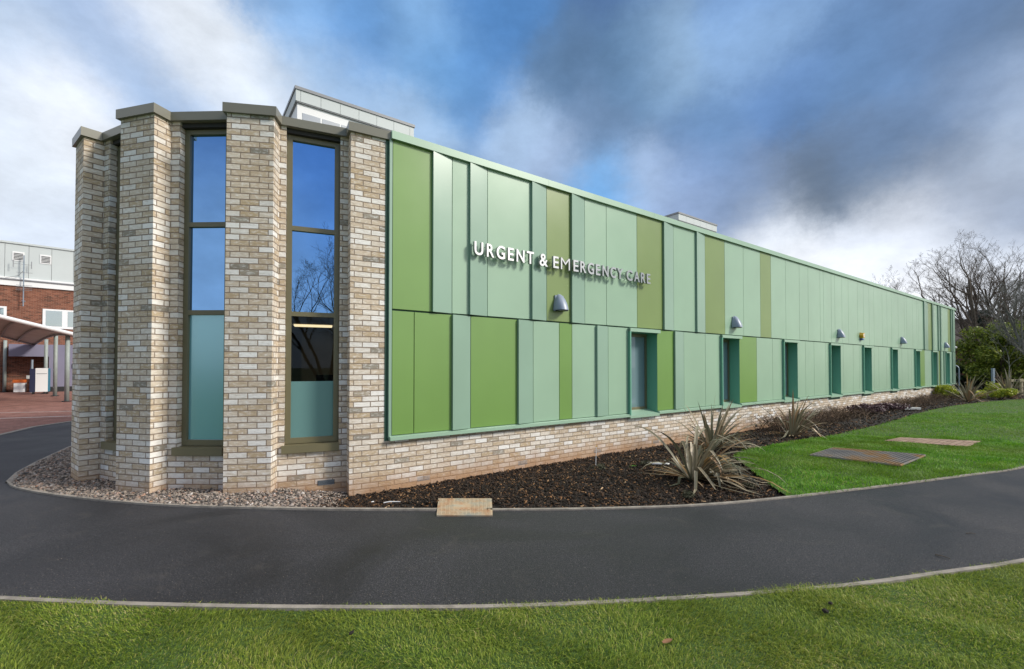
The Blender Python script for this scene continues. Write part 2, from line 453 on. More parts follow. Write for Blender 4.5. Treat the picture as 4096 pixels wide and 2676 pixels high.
# ------------------------------------------------------------------ sky, sun, camera
SUN_EL, SUN_AZ = 34.0, 100.0
SKY=[(-0.657,0.601,0.455,0.448,0.579,0.777),(-0.647,0.645,0.407,0.978,1.008,1.078),(-0.690,0.641,0.336,0.637,0.728,0.861),(-0.709,0.659,0.251,0.754,0.829,0.927),(-0.549,0.666,0.505,0.720,0.785,0.897),(-0.491,0.724,0.485,0.816,0.878,0.961),(-0.593,0.645,0.482,0.215,0.369,0.668),(-0.535,0.727,0.431,0.371,0.518,0.770),(-0.350,0.747,0.565,0.223,0.423,0.745),(-0.256,0.785,0.564,0.144,0.330,0.663),(-0.144,0.789,0.597,0.232,0.436,0.748),(-0.031,0.797,0.603,0.095,0.249,0.549),(-0.303,0.813,0.497,0.376,0.551,0.805),(-0.412,0.784,0.465,0.675,0.761,0.889),(-0.196,0.858,0.475,0.407,0.577,0.815),(-0.136,0.834,0.535,0.161,0.363,0.681),(-0.073,0.847,0.526,0.123,0.297,0.619),(0.073,0.843,0.532,0.111,0.202,0.350),(0.229,0.827,0.514,0.112,0.217,0.379),(0.277,0.805,0.524,0.314,0.482,0.708),(0.405,0.743,0.533,0.319,0.507,0.788),(0.355,0.828,0.435,0.152,0.279,0.507),(0.008,0.885,0.465,0.426,0.587,0.828),(0.086,0.907,0.411,0.365,0.485,0.698),(0.184,0.919,0.350,0.188,0.435,0.808),(0.338,0.865,0.371,0.237,0.359,0.613),(0.444,0.761,0.473,0.130,0.249,0.495),(0.541,0.699,0.468,0.145,0.266,0.488),(0.648,0.621,0.440,0.150,0.225,0.356),(0.609,0.702,0.369,0.172,0.274,0.460),(0.534,0.790,0.301,0.134,0.181,0.254),(0.618,0.730,0.292,0.170,0.225,0.307),(0.451,0.847,0.282,0.260,0.338,0.486),(0.687,0.625,0.371,0.413,0.518,0.695),(0.703,0.647,0.296,0.675,0.761,0.889),(0.653,0.678,0.337,0.176,0.266,0.429),(0.660,0.652,0.374,0.177,0.270,0.449),(0.706,0.627,0.329,0.361,0.469,0.648),(0.677,0.684,0.274,0.197,0.253,0.359),(0.726,0.641,0.250,0.303,0.374,0.512),(0.573,0.742,0.347,0.145,0.225,0.374),(0.410,0.844,0.346,0.197,0.293,0.485),(0.346,0.888,0.304,0.296,0.401,0.616),(0.263,0.893,0.366,0.392,0.518,0.740),(-0.634,0.625,0.455,0.555,0.676,0.852),(-0.581,0.682,0.444,0.359,0.509,0.751),(-0.458,0.761,0.459,0.819,0.890,0.983),(-0.365,0.780,0.508,0.456,0.624,0.858),(-0.515,0.680,0.522,0.816,0.878,0.961),(-0.664,0.670,0.332,0.932,0.980,1.049),(0.389,0.724,0.569,0.179,0.329,0.623),(0.591,0.643,0.487,0.148,0.249,0.444),(0.175,0.872,0.458,0.165,0.266,0.438),(0.655,0.717,0.239,0.982,1.021,1.102),(0.488,0.843,0.225,0.932,0.980,1.049),(0.600,0.780,0.178,0.673,0.751,0.886),(0.705,0.667,0.242,0.342,0.412,0.552),(0.680,0.709,0.189,0.633,0.708,0.838),(0.579,0.803,0.145,1.083,1.104,1.147),(0.667,0.733,0.132,1.112,1.133,1.177),(0.742,0.664,0.095,0.958,1.007,1.098),(-0.705,0.680,0.201,0.725,0.807,0.940),(0.834,0.546,0.078,1.132,1.132,1.111),(0.865,0.476,0.159,0.938,0.967,1.006),(0.797,0.535,0.281,0.417,0.485,0.599),(-0.836,0.520,0.173,0.717,0.774,0.876),(-0.796,0.492,0.353,0.584,0.677,0.845)]
FILL_CLOUDS = [(-.1, -.25, 1, 34, 1.3, 1.3, 1.32), (-1, -.2, .5, 34, .95, .96, .98), (-.9, -.1, .9, 34, 1.3, 1.3, 1.32), (.9, -.42, .3, 40, 1.6, 1.56, 1.5), (.8, -.35, 1.2, 34, 1.25, 1.25, 1.25), (-1, .1, .25, 50, .9, .92, .96), (.95, .34, .2, 70, 1.15, 1.14, 1.1), (.98, -.05, .17, 110, .36, .38, .42),
          (-.6, -.8, .05, 60, .62, .68, .76), (.2, -1, .06, 70, .5, .58, .7)]
def build_world():
    w = bpy.data.worlds.new('World'); sc.world = w; w.use_nodes = True
    nt = w.node_tree; nt.nodes.clear(); g = N(nt)
    out = g.n('ShaderNodeOutputWorld'); bg = g.n('ShaderNodeBackground')
    sky = g.n('ShaderNodeTexSky'); sky.sky_type = 'NISHITA'; sky.sun_disc = False
    sky.sun_elevation = R(SUN_EL); sky.sun_rotation = R(SUN_AZ); sky.altitude = 50
    tc = g.n('ShaderNodeTexCoord'); d = tc.outputs['Generated']
    # wind-drawn wisps: bend the lookup direction with noise
    def bend(vec, scale, amt, detail):
        nz = g.n('ShaderNodeTexNoise'); nz.inputs['Scale'].default_value = scale; nz.inputs['Detail'].default_value = detail
        nz.inputs['Roughness'].default_value = .70
        g.l(d, nz.inputs['Vector'])
        s1 = g.n('ShaderNodeVectorMath', operation='SUBTRACT'); g.l(nz.outputs['Color'], s1.inputs[0]); s1.inputs[1].default_value = (.5, .5, .5)
        s2 = g.n('ShaderNodeVectorMath', operation='SCALE'); g.l(s1.outputs[0], s2.inputs[0]); s2.inputs[3].default_value = amt
        s3 = g.n('ShaderNodeVectorMath', operation='ADD'); g.l(vec, s3.inputs[0]); g.l(s2.outputs[0], s3.inputs[1])
        return s3.outputs[0]
    v = bend(d, 4.2, .13, 8)
    nm = g.n('ShaderNodeVectorMath', operation='NORMALIZE'); g.l(v, nm.inputs[0]); v = nm.outputs[0]
    v0 = v
    def chain(a_, v_):          # evaluates the cells one after another, so few values are alive at once
        x = g.n('ShaderNodeVectorMath', operation='MULTIPLY_ADD'); g.l(a_, x.inputs[0]); x.inputs[1].default_value = (1e-7, 1e-7, 1e-7); g.l(v_, x.inputs[2])
        return x.outputs[0]
    # cloud cover: soft cells of cloud colour at fixed directions, clear NISHITA sky elsewhere
    tint = g.n('ShaderNodeVectorMath', operation='MULTIPLY'); g.l(sky.outputs[0], tint.inputs[0]); tint.inputs[1].default_value = (.085, .105, .125)
    W0 = .02
    sc0 = g.n('ShaderNodeVectorMath', operation='SCALE'); g.l(tint.outputs[0], sc0.inputs[0]); sc0.inputs[3].default_value = W0
    acc = sc0.outputs[0]; wsum = None
    # unseen cloud lobes added overhead and around for fill light and letter reflections
    for (x, y, z, k, r_, g_, b_) in FILL_CLOUDS:
        L = math.sqrt(x * x + y * y + z * z); x, y, z = x / L, y / L, z / L
        dt = g.n('ShaderNodeVectorMath', operation='DOT_PRODUCT'); g.l(v, dt.inputs[0]); dt.inputs[1].default_value = (x, y, z)
        wgt = g.math('MULTIPLY', g.math('EXPONENT', g.math('MULTIPLY_ADD', dt.outputs['Value'], k, -k)), .25)
        mu = g.n('ShaderNodeVectorMath', operation='SCALE'); mu.inputs[0].default_value = (r_, g_, b_); g.l(wgt, mu.inputs[3])
        ad = g.n('ShaderNodeVectorMath', operation='ADD'); g.l(acc, ad.inputs[0]); g.l(mu.outputs[0], ad.inputs[1]); acc = ad.outputs[0]
        v = chain(acc, v0)
        wsum = wgt if wsum is None else g.math('ADD', wsum, wgt)
    for (x, y, z, r_, g_, b_) in SKY:
        dt = g.n('ShaderNodeVectorMath', operation='DOT_PRODUCT'); g.l(v, dt.inputs[0]); dt.inputs[1].default_value = (x, y, z)
        e = g.math('MULTIPLY_ADD', dt.outputs['Value'], SHARP, -SHARP)
        wgt = g.math('EXPONENT', e)
        mu = g.n('ShaderNodeVectorMath', operation='SCALE'); mu.inputs[0].default_value = (r_, g_, b_); g.l(wgt, mu.inputs[3])
        ad = g.n('ShaderNodeVectorMath', operation='ADD'); g.l(acc, ad.inputs[0]); g.l(mu.outputs[0], ad.inputs[1]); acc = ad.outputs[0]
        v = chain(acc, v0)
        wsum = wgt if wsum is None else g.math('ADD', wsum, wgt)
    wsum = g.math('ADD', wsum, W0)
    inv = g.math('DIVIDE', 1.0, wsum)
    res = g.n('ShaderNodeVectorMath', operation='SCALE'); g.l(acc, res.inputs[0]); g.l(inv, res.inputs[3])
    # fine cloud texture
    mp = g.n('ShaderNodeMapping'); mp.inputs['Scale'].default_value = (1, 1, 1.7); g.l(d, mp.inputs[0])
    f = g.noise(mp.outputs[0], 8.0, 7, .62)
    f = g.maprange(f, .32, .68, .87*SKYG, 1.13*SKYG)
    fin = g.n('ShaderNodeVectorMath', operation='SCALE'); g.l(res.outputs[0], fin.inputs[0]); g.l(f, fin.inputs[3])
    g.l(fin.outputs[0], bg.inputs['Color']); bg.inputs['Strength'].default_value = 1.0
    g.l(bg.outputs[0], out.inputs['Surface'])
    w.cycles.sampling_method = 'MANUAL'; w.cycles.sample_map_resolution = 512
SHARP = 620.0; SKYG = .90
build_world()

sl = bpy.data.lights.new('sun', 'SUN'); sl.energy = 3.0; sl.angle = R(11); sl.color = (1.0, .94, .84)
so = bpy.data.objects.new('sun', sl); COL.objects.link(so)
az, el = R(SUN_AZ), R(SUN_EL)
to_sun = Vector((math.sin(az) * math.cos(el), math.cos(az) * math.cos(el), math.sin(el)))
so.rotation_euler = to_sun.to_track_quat('Z', 'Y').to_euler()
so.location = (30, -8, 25)

cam = bpy.data.cameras.new('camera'); cam.lens = 16.0; cam.sensor_width = 36.0
cam.shift_y = .0232; cam.clip_start = .05; cam.clip_end = 3000
co = bpy.data.objects.new('camera', cam); COL.objects.link(co)
co.location = (0, 0, 1.62); co.rotation_euler = (R(90.968), 0, 0)
sc.camera = co
sc.view_settings.view_transform = 'Standard'; sc.view_settings.look = 'None'
sc.view_settings.exposure = 0.20; sc.view_settings.gamma = 1.0
sc.cycles.max_bounces = 5; sc.cycles.diffuse_bounces = 2; sc.cycles.glossy_bounces = 3; sc.cycles.transparent_max_bounces = 12
sc.cycles.use_denoising = True

# ------------------------------------------------------------------ the long wall's frame
AL = .9411
WD = np.array([math.sin(AL), math.cos(AL)]); WN = np.array([WD[1], -WD[0]])   # along, outward
C0 = np.array([-1.6506, 6.4326])
def W2(t, off=0.0):
    p = C0 + WD * t + WN * off
    return (float(p[0]), float(p[1]))
def W3(t, off, z): return (*W2(t, off), z)
WRZ = math.atan2(WD[1], WD[0])
F = lambda t: t + .0081 * (t + 2.455)
FL = -.05                                       # face of the flat panels

def wbox(mb, t0, t1, o0, o1, z0, z1):
    """box in wall coordinates, o0 < o1 (o1 outermost)"""
    mb.prism([W2(t0, o1), W2(t1, o1), W2(t1, o0), W2(t0, o0)], z0, z1)

# ------------------------------------------------------------------ ground
kerb_pts = [(-9.75, 30), (-9.6, 18), (-9.3, 11.5), (-8.769, 9.076), (-7.943, 7.664), (-7.439, 6.899), (-6.973, 6.342)]
kerb_front = [(-6.973, 6.342), (-6.55, 6.06), (-5.791, 5.751), (-4.844, 5.478), (-3.934, 5.294), (-2.885, 5.199), (-2.0, 5.148), (-0.843, 5.130), (0.535, 5.155), (1.426, 5.215), (2.06, 5.29), (2.706, 5.427), (3.405, 5.63), (4.211, 5.888), (5.373, 6.273), (6.751, 6.764), (8.088, 7.26), (11.5, 8.9), (17, 12.4), (30, 20.5)]
K_OUT = kerb_pts + spline(kerb_front, 5)[1:]
near_pts = [(-30, 5.4), (-14, 4.35), (-7.5, 3.55), (-3.561, 3.193), (-2.296, 3.102), (-1.122, 3.072), (0, 3.088), (1.232, 3.2), (2.389, 3.365), (3.414, 3.60), (4.262, 3.815), (6.2, 4.45), (9.5, 5.9), (15, 9), (32, 19)]
K_IN = spline(near_pts, 5)
flat = lambda z: (lambda x, y: np.full_like(x, z))

def wall_ts(x, y):
    dx = x - C0[0]; dy = y - C0[1]
    return dx * WD[0] + dy * WD[1], dx * WN[0] + dy * WN[1]
def sm(x, a, b):
    q = np.clip((x - a) / (b - a), 0, 1); return q * q * (3 - 2 * q)
def bumps(x, y, s=1.0):
    return (np.sin(x * 7.1 * s + 1.3 * np.sin(y * 5.3 * s)) * np.cos(y * 6.3 * s + .7) * .5 + np.sin(x * 15.7 * s + y * 3.1) * np.sin(y * 17.3 * s - x * 2.2) * .3)
def bed_h(x, y):
    t, o = wall_ts(x, y)
    dip = -.165 * (1 - sm(o, .05, 1.15)) * (1 - sm(t, 24, 33)) - .05 * (1 - sm(t, 28, 34)) * sm(o, .2, .8)
    dip = dip * sm(t, -1.7, -.45)
    return dip + .016 * bumps(x, y, .7) + .012 + .005 * bumps(x + 3, y, 2.7)

sheet('ground', [(-400, -400), (400, -400), (400, 600), (-400, 600)], flat(-.32), M_GROUND)
asph = K_OUT + K_IN[::-1] + [(-30, 40)]
sheet('tarmac_path', asph, flat(0.0), M_ASPH, 1.5)
sheet('earth_bank', [W2(34.2, -12), W2(34.2, 0), (26.0, 24.2), (24.744, 22.02), (32, 26.5), (30, 20.5), (32, 19), (120, 60), (120, 160), (-60, 160), (-60, 40.2), (-9.5, 40.2), W2(-5, -11.5)], flat(-.03), M_EARTH)

def ribbon(name, pts, w, z0, z1):
    mb = MB(); P = [np.array(p, float) for p in pts]; n = len(P)
    L = []; Rr = []
    for i in range(n):
        d = P[min(i + 1, n - 1)] - P[max(i - 1, 0)]; d /= np.linalg.norm(d)
        nn = np.array([-d[1], d[0]])
        L.append(P[i] + nn * w / 2); Rr.append(P[i] - nn * w / 2)
    for i in range(n - 1):
        a, b, c, d = Rr[i], Rr[i + 1], L[i + 1], L[i]
        mb.face([(*a, z1), (*b, z1), (*c, z1), (*d, z1)])
        mb.face([(*a, z0), (*b, z0), (*b, z1), (*a, z1)])
        mb.face([(*d, z1), (*c, z1), (*c, z0), (*d, z0)])
    return tag(mb.build(name, M_CONC), kind='structure')
def offs(pts, d):
    P = [np.array(p, float) for p in pts]; out = []
    for i in range(len(P)):
        q = P[min(i + 1, len(P) - 1)] - P[max(i - 1, 0)]; q /= np.linalg.norm(q)
        out.append(tuple(P[i] + np.array([-q[1], q[0]]) * d))
    return out
kfront = spline(kerb_front, 5)
i0 = min(range(len(kfront)), key=lambda i: abs(kfront[i][0] + .87)); i1 = min(range(len(kfront)), key=lambda i: abs(kfront[i][0] + .23))
ribbon('kerb', kerb_pts, .075, -.08, .022)
ribbon('kerb', kfront[:i0 + 1], .05, -.08, .022)
ribbon('kerb', kfront[i1:], .05, -.08, .016)
ribbon('kerb', offs(K_IN, -.02), .042, -.08, .022)

# beds
P4C = (-2.2145, 6.21)
grav_mulch = [(-2.0, 5.148), (-2.08, 5.55), (-2.15, 5.95), (-2.23, 6.4)]
brick_line = [(-6.2, 9.0), (-6.0, 7.2), (-5.5, 6.7), (-4.4, 6.3), (-3.2, 6.3), (-2.23, 6.4)]
kf_g = [p for p in kfront if p[0] < -2.02]
grav_poly = [(-9.3, 11.5), (-8.769, 9.076), (-7.943, 7.664), (-7.439, 6.899)] + kf_g + grav_mulch + brick_line[::-1][1:] + [(-8.2, 12.5)]
def grav_h(x, y):
    return bed_h(x, y)
sheet('gravel_base', grav_poly, grav_h, M_GRAVB, .12)
lawn_edge = [(3.405, 5.655), (3.466, 5.996), (3.557, 6.382), (3.688, 6.949), (3.828, 7.627), (3.93, 8.1), (4.12, 8.38), (4.491, 8.725), (5.74, 9.569), (7.166, 10.372), (8.444, 11.28), (10.062, 12.487), (11.285, 13.427), (12.988, 14.84), (15.457, 16.775), (17.731, 18.334), (21.151, 20.409), (24.744, 22.02), (32, 25.2)]
kf_m = [p for p in kfront if -2.0 <= p[0] < 3.38]
bed_poly = grav_mulch[::-1] + kf_m + lawn_edge + [(32, 26.5), (28, 25.5), (26, 24.2), W2(34.2, 0.0), W2(34.2, -.2), W2(-.2, -.2)]
sheet('mulch_soil', bed_poly, bed_h, M_SOIL, .13, bounds=(-3, 5, 14, 17))
kf_l = [p for p in kfront if p[0] > 3.42]
lawn_poly = lawn_edge + [(30, 20.5)] + kf_l[::-1][1:]
sheet('side_lawn', lawn_poly, lambda x, y: .012 + .012 * bumps(x, y, .25), M_GRASSB, .5)
front_poly = K_IN + [(32, -30), (-30, -30)]
def front_h(x, y):
    return .006 + .014 * bumps(x, y, .55) + .006 * np.sin(x * 1.1)
sheet('front_lawn', front_poly, front_h, M_GRASSB, .3, bounds=(-7, -1, 8, 5))

# red block paving to the left, with two painted lines
pav_poly = [(-10.9, 8.2), (-12.0, 10.68), (-12.7, 12.13), (-12.87, 13.28), (-13.1, 22), (-14, 40), (-60, 40), (-60, 8.2)]
mb = MB()
v = [(x, y, .004) for x, y in pav_poly]
ca, sa = math.cos(.5), math.sin(.5)
mb.face(v, [(x * ca + y * sa, -x * sa + y * ca) for x, y in pav_poly])
if mb.v[0][0] > mb.v[-1][0]: pass
o = mb.build('block_paving', brick_pav); tag(o, kind='structure')
if o.data.polygons[0].normal.z < 0: o.data.flip_normals()
ribbon('paving_edge', [(-10.9, 8.2), (-12.0, 10.68), (-12.7, 12.13), (-12.87, 13.28), (-13.1, 22)], .12, -.02, .012)
def line(name, a, b, w, z):
    a, b = np.array(a), np.array(b); d = (b - a) / np.linalg.norm(b - a); n_ = np.array([-d[1], d[0]]) * w / 2
    m_ = MB(); m_.face([(*(a - n_), z), (*(b - n_), z), (*(b + n_), z), (*(a + n_), z)])
    return tag(m_.build(name, M_WHITE), kind='structure')
line('painted_line', (-13.0, 15.2), (-15.8, 14.0), .08, .008)
line('painted_line', (-15.8, 14.0), (-20.5, 13.55), .08, .008)
line('painted_line', (-15.3, 16.4), (-21, 14.6), .06, .008)

# ------------------------------------------------------------------ the clinic building
ZT = 4.965
bld = empty('hospital_building', (*C0, 0)); tag(bld, 'long two row green panelled clinic with rounded end of pale brick pillars and tall windows', 'building')
PARENT_OFF = Vector((*C0, 0))
def part(mb, name, mat, parent=bld, smooth=False, label=None):
    o = mb.build(name, mat, None, smooth)
    o.parent = parent
    p = parent; off = Vector((0, 0, 0))
    o.matrix_parent_inverse = parent_world(parent).inverted()
    if label: o['label'] = label
    return o
def parent_world(p):
    m = Matrix.LocRotScale(p.location, p.rotation_euler, p.scale)
    if p.parent: m = parent_world(p.parent) @ p.matrix_parent_inverse @ m
    return m

# brick pillars: left front corner, right front corner, return depth
PIL = [((-6.425, 6.654), (-6.014, 6.34)), ((-5.125, 5.911), (-4.571, 5.765)), ((-3.635, 5.750), (-3.082, 5.84)), ((-2.2145, 6.21), (-1.72, 6.482))]
def unit(a, b):
    d = np.array(b) - np.array(a); L = np.linalg.norm(d); return d / L, L
ucur = 0.0
PLAN = []
for i, (a, b) in enumerate(PIL):
    a = np.array(a); b = np.array(b); d, L = unit(a, b); inn = np.array([-d[1], d[0]])   # inward
    PLAN.append((a, b, d, inn, L))
ZB = -.45
def bquad(mb, a, b, z0, z1, u0, flip=False):
    L = float(np.linalg.norm(np.array(b) - np.array(a)))
    mb.face([(*a, z0), (*b, z0), (*b, z1), (*a, z1)], [(u0, z0), (u0 + L, z0), (u0 + L, z1), (u0, z1)])
    return u0 + L
ZV = 0.0
u0s = []
PD = .45
for i, (a, b, d, inn, L) in enumerate(PLAN):
    mb = MB()
    u = i * 2.025 + .06 - .225
    u = bquad(mb, a + inn * PD, a, ZB, 4.86, u - PD + .225)
    u = bquad(mb, a, b, ZB, 4.86, u)
    if i < 3:
        u = bquad(mb, b, b + inn * PD, ZB, 4.86, u)
        bquad(mb, b + inn * PD, a + inn * PD, ZB, 4.86, u)
    u0s.append(u)
    part(mb, 'brick_pillar', brick_cream)
    # coping of the pillar
    o_ = .038
    A = a - inn * o_ - d * o_; B = b - inn * o_ + d * (o_ if i < 3 else .035)
    mb = MB(); dep = .34
    if i < 3: mb.prism([tuple(A), tuple(B), tuple(B + inn * dep), tuple(A + inn * dep)], 4.845, ZT)
    else: mb.prism([tuple(A), tuple(B), tuple(B + inn * .4), tuple(A + inn * .4)], 4.845, ZT)
    part(mb, 'pillar_coping', M_BRONZE)
# plinth below the cladding, continuing pillar four
mb = MB(); b4 = PLAN[3][1]
u = bquad(mb, b4, W2(-.03, -.09), ZB, .60, u0s[3]) if False else u0s[3]
t4 = float((b4 - C0) @ WD)
u = bquad(mb, tuple(b4), W2(34.05, -.09), ZB, .60, u)
u = bquad(mb, W2(34.05, -.09), W2(34.05, -8), ZB, .60, u)
part(mb, 'brick_plinth', brick_cream)
# side of pillar four facing the cladding, above the sill
mb = MB(); bquad(mb, tuple(b4), tuple(b4 + PLAN[3][3] * .3), .55, 4.86, u0s[3]); part(mb, 'pillar_return', brick_cream)

# recessed bays between the pillars
BAYS = [((-5.879, 6.516), (.903, -.430), 0), ((-4.516, 5.974), (.9995, -.033), 1), ((-3.117, 6.055), (.922, .387), 2)]
BLEN = [.82, .88, .868]
WINS = [(.155, .74), (.125, .76), (.083, .765)]
room_anchor = None
for i, (p0, d, _) in enumerate(BAYS):
    p0 = np.array(p0); d = np.array(d) / np.linalg.norm(d); inn = np.array([-d[1], d[0]])
    w0, w1 = WINS[i]; L = BLEN[i]; RB = .085
    P = lambda s, o=0.0: tuple(p0 + d * s + inn * o)
    mb = MB(); uu = 10.0 + i * 2.25
    bquad(mb, P(-.06), P(w0), ZB, 4.85, uu - .06); bquad(mb, P(w0), P(w0, .2), .5, 4.85, uu + w0)
    bquad(mb, P(w1), P(L + .12), ZB, 4.85, uu + w1); bquad(mb, P(w1, .2), P(w1), .5, 4.85, uu + w1 - .2)
    bquad(mb, P(w0), P(w1), ZB, .47, uu + w0)
    part(mb, 'bay_wall', brick_cream)
    # coping and dark soffit
    mb = MB(); mb.prism([P(-.10, -.045), P(L + .12, -.045), P(L + .12, .40), P(-.10, .40)], 4.848, ZT - .004); part(mb, 'bay_coping', M_BRONZE)
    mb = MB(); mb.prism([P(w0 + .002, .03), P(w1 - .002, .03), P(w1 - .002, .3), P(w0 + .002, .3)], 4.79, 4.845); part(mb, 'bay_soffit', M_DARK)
    # window: frame, three panes, sill
    win = MB(); fw = .072; zt, zb = 4.785, .565
    def bar(mbx, s0, s1, o0, o1, z0, z1): mbx.prism([P(s0, o0), P(s1, o0), P(s1, o1), P(s0, o1)], z0, z1)
    fo = RB
    bar(win, w0 + .004, w0 + fw, fo, fo + .07, zb, zt); bar(win, w1 - fw, w1 - .004, fo, fo + .07, zb, zt)
    bar(win, w0 + fw, w1 - fw, fo + .001, fo + .07, zt - .062, zt)
    bar(win, w0 + fw, w1 - fw, fo + .001, fo + .07, zb, zb + .075)
    for zm in (3.51, 2.332): bar(win, w0 + fw, w1 - fw, fo + .001, fo + .07, zm - .031, zm + .031)
    wo = part(win, 'tall_window', M_OLIVEM)
    def pane(name, z0, z1, mat, dd=.035, lab=None):
        m_ = MB(); m_.face([(*P(w0 + fw - .003, fo + dd), z0), (*P(w1 - fw + .003, fo + dd), z0), (*P(w1 - fw + .003, fo + dd), z1), (*P(w0 + fw - .003, fo + dd), z1)])
        return part(m_, name, mat, wo, label=lab)
    pane('pane', 3.541, zt - .06, M_GLASS); pane('pane', 2.363, 3.479, M_GLASS)
    if i == 2:
        pane('pane', .64, 2.301, M_CLEAR); pane('frosted_film', .64, 1.408, M_FROST, .031)
    else:
        pane('pane', .64, 2.301, M_FROSTC if i == 1 else M_FROST, lab='frosted bottom pane')
    mb = MB(); bar(mb, w0 - .03, w1 + .004, -.045, fo + .03, .455, .558); part(mb, 'window_sill', M_OLIVEM, wo)
    if i == 2:
        # the dim room seen through the lower pane
        mb = MB(); q = [P(w0 - .01, .2), P(w1 + .01, .2), P(w1 + 2.4, 6.6), P(w0 - 1.6, 6.6)]
        z0, z1 = .12, 2.5
        mb.face([(*q[0], z0), (*q[1], z0), (*q[2], z0), (*q[3], z0)]); mb.face([(*q[3], z1), (*q[2], z1), (*q[1], z1), (*q[0], z1)])
        mb.face([(*q[3], z0), (*q[2], z0), (*q[2], z1), (*q[3], z1)]); mb.face([(*q[1], z0), (*q[1], z1), (*q[2], z1), (*q[2], z0)]); mb.face([(*q[0], z0), (*q[3], z0), (*q[3], z1), (*q[0], z1)])
        # pilaster on the far wall, desk with a white tray
        bar(mb, .1, .75, 5.2, 6.58, z0, z1 - .01)
        bar(mb, .1, 1.2, 2.2, 2.9, .78, .82)
        part(mb, 'dim_room', M_ROOM)
        for (s0, s1, o0, o1) in ((.0, .75, 3.75, 4.1), (1.15, 1.75, 5.0, 5.2), (1.2, 1.8, 5.75, 5.95)):
            mb = MB(); bar(mb, s0, s1, o0, o1, z1 - .03, z1 - .006); part(mb, 'ceiling_light', M_WARM)
        mb = MB(); bar(mb, .45, .85, 2.25, 2.4, .82, 1.46); part(mb, 'desk_screen', M_BLACK)
        # air brick of this bay
        mb = MB(); bar(mb, .50, .715, -.006, .02, -.012, .052)
        ab_ = part(mb, 'air_brick', M_DARK); mb = MB()
        for k in range(5): bar(mb, .505, .71, -.010, -.0061, -.010 + k * .0135, -.006 + k * .0135)
        part(mb, 'louvre', M_GALV, ab_)
# outer side walls that turn away behind pillar one, roof and far end
sw = [(-8.0, 17.0), (-7.6, 12.6), (-7.05, 9.1), (-6.35, 7.15)]
mb = MB()
for q0, q1 in zip(sw, sw[1:]):
    d_, L_ = unit(q0, q1); n_ = np.array([d_[1], -d_[0]]) * .035; w_ = np.array([-d_[1], d_[0]]) * .3
    mb.prism([tuple(np.array(q0) + n_), tuple(np.array(q1) + n_ - d_ * .01), tuple(np.array(q1) + w_ - d_ * .01), tuple(np.array(q0) + w_)], 4.846, ZT - .003)
part(mb, 'side_coping', M_BRONZE)
mb = MB(); a1 = PLAN[0][0] + PLAN[0][3] * PD
bquad(mb, (-8.0, 17.0), (-7.6, 12.6), ZB, 4.86, -4.4); bquad(mb, (-7.6, 12.6), (-7.05, 9.1), ZB, 4.86, 0); bquad(mb, (-7.05, 9.1), (-6.35, 7.15), ZB, 4.86, 3.6); 
part(mb, 'side_wall', brick_cream)
mb = MB(); mb.prism([(-6.2, 7.15), (-5.75, 6.75), (-4.5, 6.33), (-3.2, 6.38), (-2.35, 6.8), W2(-.2, -.5), W2(33.95, -.46), W2(33.95, -11), (-7.75, 16.6), (-7.5, 12.6), (-6.95, 9.1)], 4.74, 4.82)
part(mb, 'flat_roof', M_ROOF)

# dark backing behind the cladding
WINT = [(5.03, 5.963), (8.556, 9.464), (11.965, 12.962), (15.445, 16.448), (18.641, 19.646), (22.041, 23.005), (25.551, 26.499), (28.596, 29.529)]
WINT = [(F(a), F(b)) for a, b in WINT] + [(31.72, 32.72)]
T_END = 34.1
ZS, ZJ0, ZJ1, ZC = .64, 2.408, 2.436, 4.86
mb = MB()
def wq(t0, t1, z0, z1, off): mb.face([W3(t0, off, z0), W3(t1, off, z0), W3(t1, off, z1), W3(t0, off, z1)])
wq(-.12, T_END, 2.37, 4.9, -.085)
e = [-.12] + [x for w in WINT for x in w] + [T_END]
for k in range(0, len(e), 2): wq(e[k], e[k + 1], .56, 2.37, -.085)
for a, b in WINT: wq(a, b, .45, .60, -.085)
mb.face([W3(T_END, -.085, .56), W3(T_END, -8, .56), W3(T_END, -8, 4.9), W3(T_END, -.085, 4.9)])
part(mb, 'backing_wall', M_BACK)

UP = [(-.03, 'G'), ('w', .589, 'S'), (.903, 'L'), ('w', 1.233, 'S'), (1.55, 'L'), ('w', 2.488, 'S'), (2.805, 'O'), ('w', 3.436, 'S'), (3.757, 'L'), (4.36, 'L'), (5.30, 'O'),
      ('w', 6.255, 'S'), (6.586, 'L'), ('w', 7.54, 'S'), (7.87, 'O'), (8.765, 'L'), (9.706, 'L'), (10.637, 'O'), (11.26, 'L'), (12.195, 'L'), (13.14, 'L'), (13.785, 'L'), (14.716, 'L'), (15.0, 'L'),
      (15.66, 'L'), (15.972, 'L'), (16.62, 'L'), (17.24, 'L'), (18.17, 'L'), (18.81, 'L'), (19.42, 'L'), (19.984, 'L'), (20.985, 'L'), (21.59, 'L'), (22.19, 'L'), (23.13, 'L'), (24.04, 'L'), (24.386, 'L'),
      (25.33, 'L'), (26.02, 'L'), (26.306, 'L'), ('w', 27.4, 'S'), (28.02, 'O'), ('w', 28.95, 'S'), (29.2, 'L'), ('w', 30.13, 'S'), ('w', 30.62, 'S'), (30.78, 'L'), (32.1, 'O'), ('w', 32.95, 'S'), ('w', 33.38, 'S'), None]
